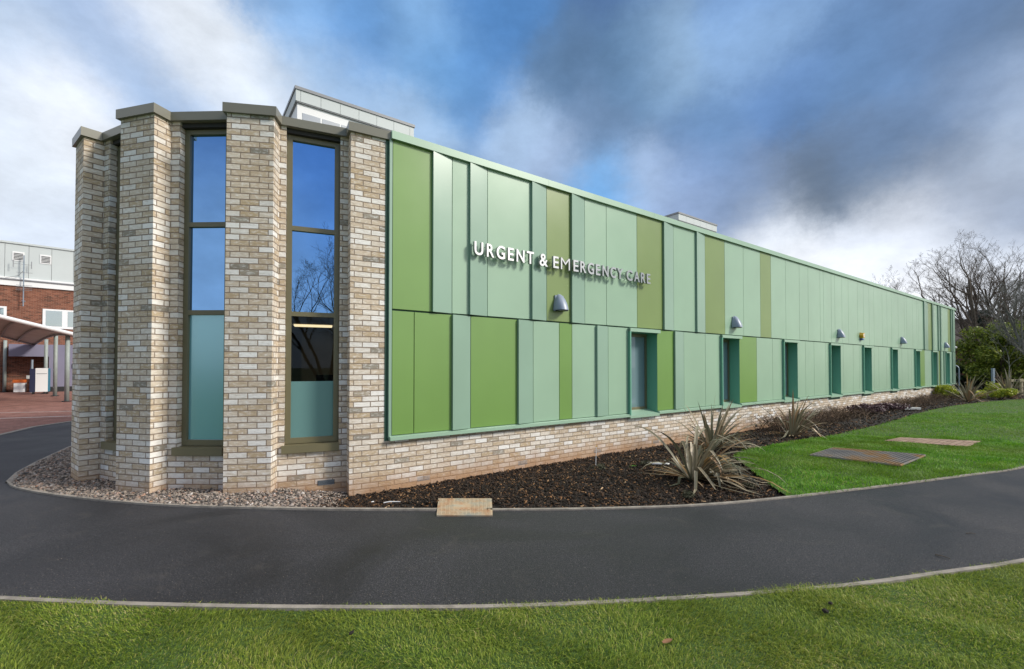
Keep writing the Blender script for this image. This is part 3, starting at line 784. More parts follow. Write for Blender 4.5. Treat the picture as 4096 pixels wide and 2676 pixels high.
LO = [(-.03, 'G'), (.285, 'G'), ('w', .927, 'S'), (1.236, 'G'), ('w', 2.189, 'S'), (2.497, 'L'), (3.105, 'G'), (3.421, 'L'), ('w', 4.106, 'S'), (4.402, 'L'), ('X', 0), (5.963, 'G'), ('w', 6.648, 'S'), (6.968, 'L'), (7.857, 'L'), ('X', 1),
      (9.464, 'G'), (10.396, 'L'), (11.328, 'L'), ('X', 2), (12.962, 'L'), (13.54, 'L'), (14.19, 'L'), (15.12, 'L'), ('X', 3), (16.448, 'L'), (16.705, 'L'), (17.655, 'L'), (18.293, 'L'), ('X', 4), (19.646, 'L'), (19.948, 'L'), (20.487, 'L'), (21.448, 'L'), ('X', 5),
      (23.005, 'L'), (23.574, 'L'), (24.509, 'L'), (25.04, 'L'), ('X', 6), (26.499, 'G'), (27.294, 'L'), (28.124, 'L'), ('X', 7), (29.529, 'L'), ('w', 29.82, 'S'), (30.0, 'O'), ('w', 30.53, 'S'), (30.72, 'L'), ('w', 31.28, 'S'), ('X', 8), (32.45, 'L'), ('w', 33.22, 'S'), None]
MC = {'L': M_L, 'S': M_S, 'G': M_G, 'O': M_O}
def clad(seq, z0, z1):
    items = []
    for s in seq:
        if s is None: items.append((T_END - .02, None, False)); continue
        if s[0] == 'w': items.append((s[1], s[2], True))
        elif s[0] == 'X': items.append((WINT[s[1]][0] - .004, 'X', False))
        else: items.append((F(s[0]) if s[0] > 0 else s[0], s[1], False))
    # panels that follow a window start at its right jamb
    for k in range(len(items) - 1):
        t0, c, w = items[k]; t1 = items[k + 1][0]
        if c == 'X': continue
        if k and items[k - 1][1] == 'X':
            t0 = [b for a, b in WINT if abs(a - .004 - items[k - 1][0]) < .01][0] + .004
        g_ = .006
        mb = MB()
        if w:
            fl = items[k - 1][1]
            mb.prism([W2(t0, -.004), W2(t1 - g_, FL + .003), W2(t1 - g_, -.08), W2(t0, -.08)], z0 - .004, z1 + .002)
        else:
            nw = items[k + 1][2]
            r_ = t1 - (.0 if nw else g_)
            mb.prism([W2(t0 + g_, FL), W2(r_, FL), W2(r_, -.08), W2(t0 + g_, -.08)], z0, z1)
        part(mb, 'cladding_panel', MC[c])
clad(UP, ZJ1, ZC - .005)
clad(LO, ZS, ZJ0)
# corner trim beside the brick
mb = MB(); wbox(mb, -.075, -.034, -.09, FL + .004, .60, 4.86); part(mb, 'corner_trim', M_S)
# parapet coping in lengths, sill ledge in lengths
xs = [-.06, 2.86, 5.9, 8.95, 12.0, 15.05, 18.1, 21.15, 24.2, 27.25, 30.3, T_END + .03]
mb = MB()
for a, b in zip(xs, xs[1:]): wbox(mb, a + .0015, b - .0015, -.42, 0.0, 4.852, ZT)
part(mb, 'parapet_coping', M_TRIM)
def sill(t0, t1):
    mb.mesh([W3(t0, 0, .568), W3(t1, 0, .568), W3(t1, 0, .618), W3(t0, 0, .618), W3(t0, -.088, .568), W3(t1, -.088, .568), W3(t1, -.088, .636), W3(t0, -.088, .636)],
            [(0, 1, 2, 3), (3, 2, 6, 7), (4, 0, 3, 7), (1, 5, 6, 2), (5, 4, 7, 6), (4, 5, 1, 0)])
e2 = [-.065] + [x for w in WINT for x in (w[0] - .02, w[1] + .02)] + [T_END + .02]
for k in range(0, len(e2), 2):
    a, b = e2[k], e2[k + 1]
    for q0, q1 in ([(a, a + (b - a) * .42 - .002), (a + (b - a) * .42, b)] if b - a > 3 else [(a, b)]):
        mb = MB(); sill(q0, q1); part(mb, 'sill_ledge', M_TRIM)

# recessed windows of the long wall
for k, (a, b) in enumerate(WINT):
    D_ = -.34; zt = 2.335
    mb = MB()
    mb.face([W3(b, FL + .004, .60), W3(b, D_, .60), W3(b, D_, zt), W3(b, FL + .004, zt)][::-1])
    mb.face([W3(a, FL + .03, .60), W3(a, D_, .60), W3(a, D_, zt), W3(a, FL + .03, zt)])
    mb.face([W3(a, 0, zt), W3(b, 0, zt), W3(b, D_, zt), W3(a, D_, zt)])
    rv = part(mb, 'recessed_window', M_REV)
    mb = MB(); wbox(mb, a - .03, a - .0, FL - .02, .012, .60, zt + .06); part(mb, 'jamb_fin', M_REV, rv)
    mb = MB(); wbox(mb, a - .03, b + .05, -.085, .012, zt + .002, zt + .075); part(mb, 'head_trim', M_TRIM, rv)
    mb = MB(); mb.mesh([W3(a - .018, .0, .585), W3(b + .018, .0, .585), W3(b + .018, D_, .665), W3(a - .018, D_, .665), W3(a - .018, .0, .535), W3(b + .018, .0, .535), W3(b + .018, D_, .535), W3(a - .018, D_, .535)],
                        [(0, 1, 2, 3), (4, 5, 1, 0), (5, 6, 2, 1), (7, 4, 0, 3), (7, 6, 5, 4)]); part(mb, 'window_sill', M_TRIM, rv)
    mb = MB(); f_ = .055; o0, o1 = D_ - .03, D_ + .02; z0 = .662
    wbox(mb, a + .002, a + f_, o0, o1, z0, zt - .002); wbox(mb, b - f_, b - .002, o0, o1, z0, zt - .002)
    wbox(mb, a + f_, b - f_, o0, o1 - .001, zt - .075, zt - .002); wbox(mb, a + f_, b - f_, o0, o1 - .001, z0, z0 + .055)
    part(mb, 'window_frame', M_OLIVEM, rv)
    mb = MB(); mb.face([W3(a + f_ - .003, D_ - .005, z0 + .05), W3(b - f_ + .003, D_ - .005, z0 + .05), W3(b - f_ + .003, D_ - .005, zt - .07), W3(a + f_ - .003, D_ - .005, zt - .07)])
    part(mb, 'pane', M_FROSTG, rv)
# air bricks along the plinth
for t in (.48, 2.33, 4.18, 6.02, 10.5, 12.0, 13.75, 15.4, 19.3, 21.0, 22.8, 24.6, 26.4, 28.1, 30.0):
    mb = MB(); wid = .21 if t < 7 else .11
    wbox(mb, t - wid / 2, t + wid / 2, -.1, -.083, -.078, -.012)
    ab_ = part(mb, 'air_brick', M_DARK)
    if t > 7: continue
    mb = MB()
    for q in range(5): wbox(mb, t - wid / 2 + .005, t + wid / 2 - .005, -.0829, -.078, -.076 + q * .0140, -.072 + q * .0140)
    part(mb, 'louvre', M_GALV, ab_)

# ------------------------------------------------------------------ things fixed to it
# lettering
LET = [('U',1.233,1.423),('R',1.463,1.632),('G',1.652,1.844),('E',1.879,2.024),('N',2.055,2.250),('T',2.272,2.455),('&',2.555,2.771),('E',2.873,3.027),('M',3.053,3.322),('E',3.365,3.519),('R',3.541,3.723),('G',3.739,3.931),('E',3.957,4.105),('N',4.141,4.339),('C',4.368,4.560),('Y',4.565,4.762),('C',4.852,5.062),('A',5.088,5.291),('R',5.310,5.484),('E',5.504,5.648)]
sign = empty('sign_lettering', W3(1.23, 0, 3.37), WRZ); tag(sign, 'raised silver letters reading URGENT & EMERGENCY CARE on the green wall', 'sign')
def make_letters():
    dg = bpy.context.evaluated_depsgraph_get()
    SW = sign.matrix_basis.copy(); 
    SWi = parent_world(sign).inverted()
    for ch, a, b in LET:
        a += .028; b -= .02 if ch == 'M' else 0        # the measured left edge is that of the letter's side
        cu = bpy.data.curves.new('letter', 'FONT'); cu.body = ch; cu.size = .29; cu.extrude = .024; cu.offset = -.002 if ch == 'M' else .0045
        cu.resolution_u = 4
        tmp = bpy.data.objects.new('letter_tmp', cu); COL.objects.link(tmp)
        dg = bpy.context.evaluated_depsgraph_get(); dg.update()
        me = bpy.data.meshes.new_from_object(tmp.evaluated_get(dg))
        bpy.data.objects.remove(tmp)
        co_ = np.empty(len(me.vertices) * 3, np.float32); me.vertices.foreach_get('co', co_); co_ = co_.reshape(-1, 3)
        lo, hi = co_.min(0), co_.max(0)
        co_[:, 0] = (co_[:, 0] - lo[0]) / (hi[0] - lo[0]) * (b - a)
        over = .004 if ch in 'UGC&' else 0
        y0 = 0 if ch == 'U' else lo[1]
        if ch in 'URENTMYA': co_[:, 1] = (co_[:, 1] - lo[1]) / (hi[1] - lo[1]) * .212
        else: co_[:, 1] = (co_[:, 1] - lo[1]) / (hi[1] - lo[1]) * .220 - .004
        # to wall coordinates
        V = np.empty_like(co_)
        tt = a + co_[:, 0]; oo = .052 + co_[:, 2]; 
        V[:, 0] = C0[0] + WD[0] * tt + WN[0] * oo; V[:, 1] = C0[1] + WD[1] * tt + WN[1] * oo; V[:, 2] = 3.37 + co_[:, 1]
        me.vertices.foreach_set('co', V.ravel()); me.update()
        me.materials.clear(); me.materials.append(M_STEEL); me.materials.append(M_STEELS)
        for p in me.polygons:
            n_ = p.normal
            p.material_index = 0 if (n_.x * WN[0] + n_.y * WN[1]) > .7 else 1
        me.name = 'letter'
        o = bpy.data.objects.new('letter', me); COL.objects.link(o); o.parent = sign; o.matrix_parent_inverse = SWi
        # stand-off pins
        mb = MB()
        for fr, hz in ((.15, .17), (.5, .05)):
            t = a + (b - a) * fr
            mb.tube([W3(t, -.06, 3.37 + hz), W3(t, .03, 3.37 + hz)], .005, 5)
        p_ = part(mb, 'fixing_pin', M_STEELS, o)
make_letters()

# wedge shaped wall lights
def wall_light(t, label, first=[None]):
    if first[0] is None:
        root = empty('wall_light', (0, 0, 0)); mb = MB()
        n, m_ = 12, 18; V = []
        for i in range(n + 1):
            v_ = math.sin(i / n * math.pi / 2) if i < n else 1.0; hh = .30 * v_ + .012
            w = .133 * max(0, 1 - v_ ** 1.9) ** .5 + .003
            dpt = .19 * max(0, 1 - v_ ** 1.25) ** .62 + .012
            for j in range(m_ + 1):
                an = math.pi * j / m_
                c_, s_ = math.cos(an), math.sin(an)
                V.append((w * math.copysign(abs(c_) ** .8, c_), -dpt * abs(s_) ** .9 - .012, hh))
        Fc = []
        for i in range(n):
            for j in range(m_):
                q = i * (m_ + 1) + j
                Fc.append((q, q + 1, q + m_ + 2, q + m_ + 1))
        mb.mesh(V, Fc); mb.face([V[n * (m_ + 1) + j] for j in range(m_ + 1)])
        b_ = mb.build('lamp_body', M_LAMPG, root, True)
        mb = MB(); mb.box((0, -.006, .15), (.20, .05, .27)); mb.box((0, -.03, .02), (.262, .03, .05)); mb.build('mounting_plate', M_LAMPG, root)
        mb = MB(); L_ = []
        for j in range(m_ + 1):
            an = math.pi * j / m_
            L_.append((.122 * math.cos(an), -.19 * math.sin(an) - .012, 0.008))
        mb.face(L_[::-1]); mb.prism([(-.1, -.15), (.1, -.15), (.1, -.02), (-.1, -.02)], -.006, .012); mb.build('lamp_lens', M_LENS, root)
        first[0] = root
    else:
        root = first[0].copy(); COL.objects.link(root)
        for ch in list(first[0].children):
            c = ch.copy(); COL.objects.link(c); c.parent = root
    root.location = W3(t, FL, 2.62); root.rotation_euler = (0, 0, WRZ)
    tag(root, label, 'wall light', 'wedge wall lights along the green wall')
wall_light(3.13, 'largest blue grey wedge wall light, on an olive panel under the sign letters')
wall_light(9.30, 'blue grey wedge wall light on a pale panel above and past the second recessed window')
wall_light(16.42, 'blue grey wedge wall light just to the left of the yellow alarm box')
wall_light(23.75, 'blue grey wedge wall light between the yellow alarm box and the far wall corner')
wall_light(31.65, 'smallest blue grey wedge wall light, nearest the far corner and security camera')

# yellow alarm box
al_ = empty('alarm_box', W3(18.62, FL, 2.60), WRZ); tag(al_, 'six sided yellow alarm box with blue base and white badge on the green wall', 'alarm box')
mb = MB()
hexo = [(-.085, .075), (.085, .075), (.145, .19), (.085, .30), (-.085, .30), (-.145, .19)]
def hexprism(mb, pts, y0, y1, inset=.8):
    cx = sum(p[0] for p in pts) / len(pts); cz = sum(p[1] for p in pts) / len(pts); n = len(pts)
    A = [(x, -y0, z) for x, z in pts]; B = [(cx + (x - cx) * inset, -y1, cz + (z - cz) * inset) for x, z in pts]
    mb.mesh(A + B, [tuple(range(n, 2 * n))] + [(i, (i + 1) % n, n + (i + 1) % n, n + i) for i in range(n)])
hexprism(mb, hexo, 0, .11, .78); mb.build('alarm_body', M_YEL, al_)
mb = MB(); hexprism(mb, [(-.082, .0), (.082, .0), (.083, .073), (-.083, .073)], 0, .085, .85); mb.build('strobe_base', M_BLUE, al_)
mb = MB(); mb.tube([(0, -.108, .19), (0, -.116, .19)], .062, 18); mb.build('badge', M_WHITE, al_)
mb = MB(); mb.box((0, -.1175, .19), (.05, .003, .035)); mb.build('badge_mark', M_LAMPG, al_)

# security camera on the far corner
sc_ = empty('security_camera', W3(T_END + .03, -.2, 2.72), WRZ); tag(sc_, 'white bullet security camera pointing out from the far wall corner', 'camera')
mb = MB(); mb.tube([(0, 0, 0), (.16, 0, 0)], [.075, .07], 14); mb.build('mounting_base', M_WHITE, sc_)
mb = MB(); mb.tube([(.16, 0, 0), (.28, -.02, .02)], .028, 10); mb.build('bracket_arm', M_WHITE, sc_)
mb = MB(); mb.tube([(.26, -.02, .045), (.60, -.06, -.01)], [.062, .07], 14); mb.build('camera_body', M_WHITE, sc_)
mb = MB(); mb.tube([(.595, -.06, -.009), (.625, -.064, -.014)], [.055, .05], 14); mb.build('camera_lens', M_BLACK, sc_)

# rooftop plant rooms
def plant_room(t0, t1, off, z0, z1, depth, seams, label, glazed):
    r_ = empty('rooftop_plant_room', W3(t0, off, 4.82)); tag(r_, label, 'plant room', 'pale grey plant rooms on the roof')
    zf = z0; ztm = z1 - .065
    mb = MB(); xs = [t0] + seams + [t1]
    for a, b in zip(xs, xs[1:]): wbox(mb, a + .003, b - .003, off - .03, off, zf, ztm)
    ys = np.linspace(0, depth, 5)
    for a, b in zip(ys, ys[1:]):
        mb.prism([W2(t0, off - a - .003), W2(t0 + .03, off - a - .003), W2(t0 + .03, off - b + .003), W2(t0, off - b + .003)][::-1], zf, ztm)
        mb.prism([W2(t1 - .03, off - a - .003), W2(t1, off - a - .003), W2(t1, off - b + .003), W2(t1 - .03, off - b + .003)][::-1], zf, ztm)
    part(mb, 'fascia_panel', M_GREYP, r_)
    mb = MB(); wbox(mb, t0 - .02, t1 + .02, off - depth, off + .02, ztm + .002, z1); wbox(mb, t0 + .02, t1 - .02, off - depth + .02, off - .01, zf - .02, zf - .002); part(mb, 'roof_trim', M_GREYT, r_)
    ow = off - .05
    mb = MB(); wbox(mb, t0 + .04, t1 - .04, off - depth + .05, ow, 4.82, zf - .02); bw = part(mb, 'lower_wall', M_WHITE, r_)
    if glazed:
        q = np.linspace(t0 + .12, t1 - .5, 6)
        for a, b in zip(q, q[1:]):
            mb = MB(); wbox(mb, a + .02, b - .02, ow, ow + .006, 5.2, zf - .20); part(mb, 'clerestory_pane', M_GLASSW, bw)
    return r_
plant_room(-.58, 2.035, -4.0, 7.12, 7.42, 3.0, [-.485, -.085, .316, .721, 1.125, 1.531, 1.93], 'pale grey rooftop plant room with clerestory glazing behind the brick pillars', True)
plant_room(12.785, 15.463, -4.0, 7.175, 7.478, 2.6, [13.3, 13.8, 14.25, 14.7, 15.1], 'small pale grey rooftop plant room poking over the middle of the green parapet', False)
# lower box beside the first plant room

# ------------------------------------------------------------------ loose ground cover
def in_bed(x, y): return inside(bed_poly, x, y)
def blades(name, n, xy, hfun, h, w, mat, lean=.5, clump=1.5, zoff=0.0):
    """short curved blades, one quad and one tip triangle each"""
    x, y = xy; n = len(x)
    z = hfun(x, y) + zoff
    a = rng.uniform(0, 2 * math.pi, n)
    # blades of a tuft lean together
    la = 2.5 * np.sin(x * 3.1 + 1.7 * np.sin(y * 2.3)) + 2.0 * np.cos(y * 3.7 + x) + rng.normal(0, .9, n)
    hh = h * rng.uniform(.55, 1.25, n) * (1 + .35 * np.sin(x * 5.2 + y * 2) * np.sin(y * 6.1 - x))
    ww = w * rng.uniform(.7, 1.3, n)
    ln = lean * rng.uniform(.3, 1.6, n)
    dx, dy = np.cos(a) * ww / 2, np.sin(a) * ww / 2
    lx, ly = np.cos(la) * hh * ln, np.sin(la) * hh * ln
    V = np.empty((n, 5, 3))
    V[:, 0] = np.stack([x - dx, y - dy, z], 1); V[:, 1] = np.stack([x + dx, y + dy, z], 1)
    mx, my, mz = x + lx * .35, y + ly * .35, z + hh * .6
    V[:, 2] = np.stack([mx + dx * .8, my + dy * .8, mz], 1); V[:, 3] = np.stack([mx - dx * .8, my - dy * .8, mz], 1)
    V[:, 4] = np.stack([x + lx, y + ly, z + hh * np.clip(1 - .3 * ln, .35, 1)], 1)
    b = (np.arange(n) * 5)[:, None]
    r = np.clip(rng.beta(1.7, 1.7, n) + .12 * np.sin(x * 2.2 + 2 * np.sin(y * 1.7)) * np.cos(y * 2.9), 0, 1)
    o = np_mesh(name, V.reshape(-1, 3), [b + np.array([[0, 1, 2, 3]]), b + np.array([[3, 2, 4]])], mat, np.repeat(r, 5))
    return o
def scatter(poly, n, box):
    x = rng.uniform(box[0], box[2], n); y = rng.uniform(box[1], box[3], n)
    m = inside(poly, x, y)
    return x[m], y[m]

# front lawn
fx, fy = scatter(front_poly, 470000, (-5.4, 1.95, 6.4, 5.0))
fx = fx + rng.normal(0, .012, len(fx)); fy = fy + rng.normal(0, .016, len(fy))
tag(blades('front_grass', 0, (fx, fy), front_h, .026, .0036, M_GRASSF, 1.25), 'rough tufted grass in the foreground below the tarmac path', 'grass', kind='stuff')
# side lawn, denser near the camera
GR1 = [(5.283, 8.094), (6.171, 8.776), (7.305, 8.074), (6.162, 7.254)]
GR2 = [(7.933, 9.738), (8.657, 10.194), (9.953, 9.672), (8.998, 8.997)]
def shrink(P, k):
    c = np.mean(P, 0); return [tuple(c + (np.array(p) - c) * k) for p in P]
parts_ = []
for n, box, tst in ((110000, (3.3, 5.5, 10.5, 10.4), None), (80000, (6, 8, 18, 15.5), None), (90000, (10, 11, 30, 25), None)):
    x, y = scatter(lawn_poly, n, box)
    m = ~inside(shrink(GR1, 1.0), x, y) & ~inside(shrink(GR2, 1.0), x, y)
    x, y = x[m], y[m]; x = x + rng.normal(0, .025, len(x)); y = y + rng.normal(0, .025, len(y))
    if parts_: m = np.hypot(x, y) > (9 if len(parts_) == 1 else 17); x, y = x[m], y[m]
    parts_.append((x, y))
x = np.concatenate([p[0] for p in parts_]); y = np.concatenate([p[1] for p in parts_])
lawn_h = lambda x, y: .012 + .012 * bumps(x, y, .25)
dist = np.hypot(x, y)
# size grows slightly with distance so the far turf stays closed
o = blades('side_grass', 0, (x, y), lawn_h, .043, .0065, M_GRASSR, .9)
tag(o, 'smooth bright green mown grass on the lawn beside the mulch bed', 'grass', kind='stuff')

def solids(name, x, y, z, sx, sy, sz, mat, rnd, base, tilt=.4):
    """many small convex lumps: base = (verts, faces) of a unit lump"""
    bv, bf = base; n = len(x); k = len(bv)
    V = np.repeat(bv[None], n, 0).copy()
    V *= 1 + rng.uniform(-.16, .16, (n, k, 1))
    V[:, :, 0] *= sx[:, None]; V[:, :, 1] *= sy[:, None]; V[:, :, 2] *= sz[:, None]
    tx, ty = rng.normal(0, tilt, n), rng.normal(0, tilt, n)
    c, s_ = np.cos(tx)[:, None], np.sin(tx)[:, None]
    Y, Z = V[:, :, 1] * c - V[:, :, 2] * s_, V[:, :, 1] * s_ + V[:, :, 2] * c; V[:, :, 1], V[:, :, 2] = Y, Z
    c, s_ = np.cos(ty)[:, None], np.sin(ty)[:, None]
    X, Z = V[:, :, 0] * c + V[:, :, 2] * s_, -V[:, :, 0] * s_ + V[:, :, 2] * c; V[:, :, 0], V[:, :, 2] = X, Z
    a = rng.uniform(0, 2 * math.pi, n); c, s_ = np.cos(a)[:, None], np.sin(a)[:, None]
    X, Y = V[:, :, 0] * c - V[:, :, 1] * s_, V[:, :, 0] * s_ + V[:, :, 1] * c; V[:, :, 0], V[:, :, 1] = X, Y
    V += np.stack([x, y, z], 1)[:, None]
    F_ = (np.arange(n) * k)[:, None, None] + bf[None]
    return np_mesh(name, V.reshape(-1, 3), [F_.reshape(-1, bf.shape[1])], mat, np.repeat(rnd, k))
def ico():
    bm = bmesh.new(); bmesh.ops.create_icosphere(bm, subdivisions=1, radius=1)
    v = np.array([tuple(q.co) for q in bm.verts]); f = np.array([[q.index for q in p.verts] for p in bm.faces]); bm.free()
    return v, f
CUBE = (np.array([(-1, -1, -1), (1, -1, -1), (1, 1, -1), (-1, 1, -1), (-1, -1, 1), (1, -1, 1), (1, 1, 1), (-1, 1, 1)], float) * .5,
        np.array([(0, 3, 2, 1), (4, 5, 6, 7), (0, 1, 5, 4), (1, 2, 6, 5), (2, 3, 7, 6), (3, 0, 4, 7)]))
IC = ico()
# pebbles
def pil_clear(x, y):
    m = np.ones(len(x), bool)
    for a, b, d, inn, L in PLAN:
        dx, dy = x - a[0], y - a[1]
        s_, q = dx * d[0] + dy * d[1], dx * inn[0] + dy * inn[1]
        m &= ~((s_ > -.01) & (s_ < L + .01) & (q > -.01) & (q < 1.5))
    return m
x, y = scatter(grav_poly, 42000, (-9.2, 5.0, -1.95, 9.8))
m = pil_clear(x, y); x, y = x[m], y[m]
keep = rng.uniform(0, 1, len(x)) < np.clip((x + 1.95) / -.25, .15, 1); x, y = x[keep], y[keep]
s_ = rng.lognormal(-4.32, .30, len(x))
o = solids('gravel', x, y, bed_h(x, y) + rng.uniform(-.004, .016, len(x)), s_ * rng.uniform(.9, 1.5, len(x)), s_, s_ * .62, M_PEB, rng.uniform(0, 1, len(x)), IC)
tag(o, 'mixed grey and tan river pebbles around the brick pillars', 'gravel', kind='stuff')
# bark mulch
X_, Y_, S_ = [], [], []
for n, box, dmin, dmax, k in ((60000, (-2.4, 5.0, 5.5, 10.5), 0, 9.5, 1.0), (34000, (2, 7, 14, 16), 9.5, 16, 1.35), (16000, (9, 12, 30, 27), 16, 60, 1.9)):
    x, y = scatter(bed_poly, n, box); d = np.hypot(x, y); m = (d >= dmin) & (d < dmax)
    X_.append(x[m]); Y_.append(y[m]); S_.append(np.full(m.sum(), k))
# loose bark strayed over the gravel edge and the access cover
xx = rng.normal(-2.05, .22, 900); yy = rng.uniform(5.18, 6.2, 900); X_.append(xx); Y_.append(yy); S_.append(np.full(900, .8))
x, y, k = map(np.concatenate, (X_, Y_, S_))
cov = (x > -.93) & (x < -.15) & (y < 5.45 + .05 * np.sin(x * 23) + .035 * np.sin(x * 61 + 1) - .07 * (x > -.42))
x, y, k = x[~cov], y[~cov], k[~cov]
rv_ = np.clip(rng.beta(1.1, 1.5, len(x)), 0, 1)
zc_ = bed_h(x, y) + rng.uniform(-.004, .022, len(x)) + .025 * ((x > -1.0) & (x < -.1) & (y < 5.72) & (y > 5.3))
o = solids('bark_mulch', x, y, zc_, k * rng.uniform(.02, .068, len(x)), k * rng.uniform(.007, .019, len(x)), k * rng.uniform(.003, .009, len(x)), M_CHIP, rv_, CUBE, .45)
tag(o, 'dark bark mulch with orange flecks along the brick plinth', 'mulch', kind='stuff')

# grit and bark crumbs on the tarmac, thickest along the kerbs
gx = rng.uniform(-6, 7, 2600); gy = np.interp(gx, [p[0] for p in K_IN], [p[1] for p in K_IN]) + .02 + rng.exponential(.16, 2600)
hx = rng.uniform(-8, 9, 900); hy = rng.uniform(3.2, 8, 900); m = inside(asph, hx, hy); hx, hy = hx[m], hy[m]
bx = rng.uniform(-2, 3.3, 380); by = np.interp(bx, [p[0] for p in kfront], [p[1] for p in kfront]) - .03 - rng.exponential(.07, 380)
x, y = np.concatenate([gx, hx, bx]), np.concatenate([gy, hy, by]); s_ = rng.uniform(.0006, .0021, len(x))
o = solids('path_grit', x, y, np.full(len(x), .002), s_ * 1.6, s_, s_ * .7, M_PEB, rng.uniform(.0, .82, len(x)), IC)
tag(o, 'fine grit and bark crumbs strewn over the tarmac path', 'grit', kind='stuff')

# ------------------------------------------------------------------ covers and small things on the ground
def cover_mat():
    m, nt, b, out = newmat('rusty_tan_cover'); g = N(nt); p = g.pos()
    f = g.noise(p, 5, 4, .6)
    c = g.ramp(f, [(.3, (.40, .20, .10)), (.46, (.48, .34, .21)), (.58, (.45, .38, .27)), (.72, (.30, .31, .27))])
    c = g.mix(g.maprange(g.noise(p, 40, 2), .55, .75, 0, .5), c, (.55, .46, .34))
    g.l(c, b.inputs['Base Color']); b.inputs['Roughness'].default_value = .7
    return m
M_COVER = cover_mat()
cv = empty('access_cover', (-.55, 5.24, .02)); tag(cv, 'rusty tan ribbed access cover half buried by mulch at the path edge', 'manhole cover')
mb = MB(); mb.prism([(-.812, 4.932), (-.209, 4.932), (-.245, 5.545), (-.892, 5.545)], -.03, .016)
part(mb, 'cover_plate', M_COVER, cv)
mb = MB()
for i in range(13):
    for j in range(12):
        fy_ = (j + .5) / 12; y_ = 4.945 + fy_ * .59; x0 = -.802 - .085 * fy_; x1 = -.219 - .045 * fy_
        if 5.15 < y_ < 5.32 and 4 <= i <= 7: continue
        xc = x0 + (x1 - x0) * (i + .5) / 13
        mb.box((xc, y_, .0185), (.030, .020, .006))
o = part(mb, 'raised_studs', M_COVER, cv); o['kind'] = 'stuff'

gr = empty('drain_grating', (6.2, 8.05, 0)); tag(gr, 'large rusty steel grating panel set into the side lawn', 'grating')
def grating_mat():
    m, nt, b, out = newmat('rusty_grating'); g = N(nt); p = g.pos()
    f = g.noise(p, 1.5, 3)
    g.l(g.ramp(f, [(.36, (.18, .17, .17)), (.52, (.26, .235, .215)), (.62, (.34, .19, .07)), (.75, (.25, .21, .18))]), b.inputs['Base Color'])
    b.inputs['Roughness'].default_value = .6; b.inputs['Metallic'].default_value = .15
    return m
M_GRT = grating_mat()
A, B, C_, D_ = [np.array(p) for p in GR1]   # left, back, right, front
def bil(u, v): return A * (1 - u) * (1 - v) + B * u * (1 - v) + D_ * (1 - u) * v + C_ * u * v
mb = MB(); mb.face([(*bil(*q), .027) for q in ((0, 0), (0, 1), (1, 1), (1, 0))]); part(mb, 'pit_floor', M_SOIL, gr)
mb = MB()
for k in range(15):
    u = k / 14; a, b = bil(u, 0), bil(u, 1); d, L = unit(a, b); nn = np.array([-d[1], d[0]]) * .010
    mb.prism([tuple(a - nn), tuple(b - nn), tuple(b + nn), tuple(a + nn)], .028, .056)
o = part(mb, 'grating_bars', M_GRT, gr); o['kind'] = 'stuff'
mb = MB()
for k in range(23):
    v = k / 22; a, b = bil(0, v), bil(1, v); d, L = unit(a, b); nn = np.array([-d[1], d[0]]) * .008
    mb.prism([tuple(a - nn), tuple(b - nn), tuple(b + nn), tuple(a + nn)], .028, .052)
o = part(mb, 'cross_bars', M_GRT, gr); o['kind'] = 'stuff'
pv = MB()
A, B, C_, D_ = [np.array(p) for p in GR2]
pv.face([(*bil(*q), .030) for q in ((0, 0), (0, 1), (1, 1), (1, 0))], [(0, 0), (0, 1.2), (1.7, 1.2), (1.7, 0)])
M_PAVT = brick_mat('brown_paver_inset', [(0, (.20, .13, .09)), (.4, (.30, .20, .145)), (1, (.40, .29, .22))], (.05, .04, .03), w=.2, h=.1, ms=.005, bstr=.5)
o = pv.build('paver_inset', M_PAVT); tag(o, 'square inset of brown block pavers in the side lawn behind the grating', 'paver panel')
if o.data.polygons[0].normal.z < 0: o.data.flip_normals()

# ------------------------------------------------------------------ plants
def strip_leaf(V, Fq, Rn, base, az, el, L, w, droop, side, rnd, seg=9, twist=0.0, kink=0):
    """a sword leaf: folded strip that arches over"""
    p = np.array(base, float); e = el; a = az; ds = L / seg
    i0 = len(V)
    kk = int(kink * seg) if kink else -1
    for k in range(seg + 1):
        t = k / seg
        if k == kk: e -= 1.25
        ww = w * (.55 + .6 * math.sin(min(1, t * 1.6) * math.pi / 2)) * (1 - t ** 3.2) + .001
        d = np.array([math.cos(a) * math.cos(e), math.sin(a) * math.cos(e), math.sin(e)])
        s_ = np.array([-math.sin(a + twist * t), math.cos(a + twist * t), .25 * math.sin(twist * t)])
        up = np.cross(d, s_)
        V += [tuple(p - s_ * ww / 2), tuple(p - up * ww * .16), tuple(p + s_ * ww / 2)]
        Rn += [min(1, max(0, rnd + .10)), rnd, min(1, max(0, rnd + .06))]
        p = p + d * ds
        e -= droop * (t ** 1.3) * 2.2 / seg; a += side / seg
        if p[2] < .03 and e < 0: e *= .3
        if p[2] < .01: p[2] = .012
    for k in range(seg):
        q = i0 + k * 3
        Fq += [(q, q + 1, q + 4, q + 3), (q + 1, q + 2, q + 5, q + 4)]
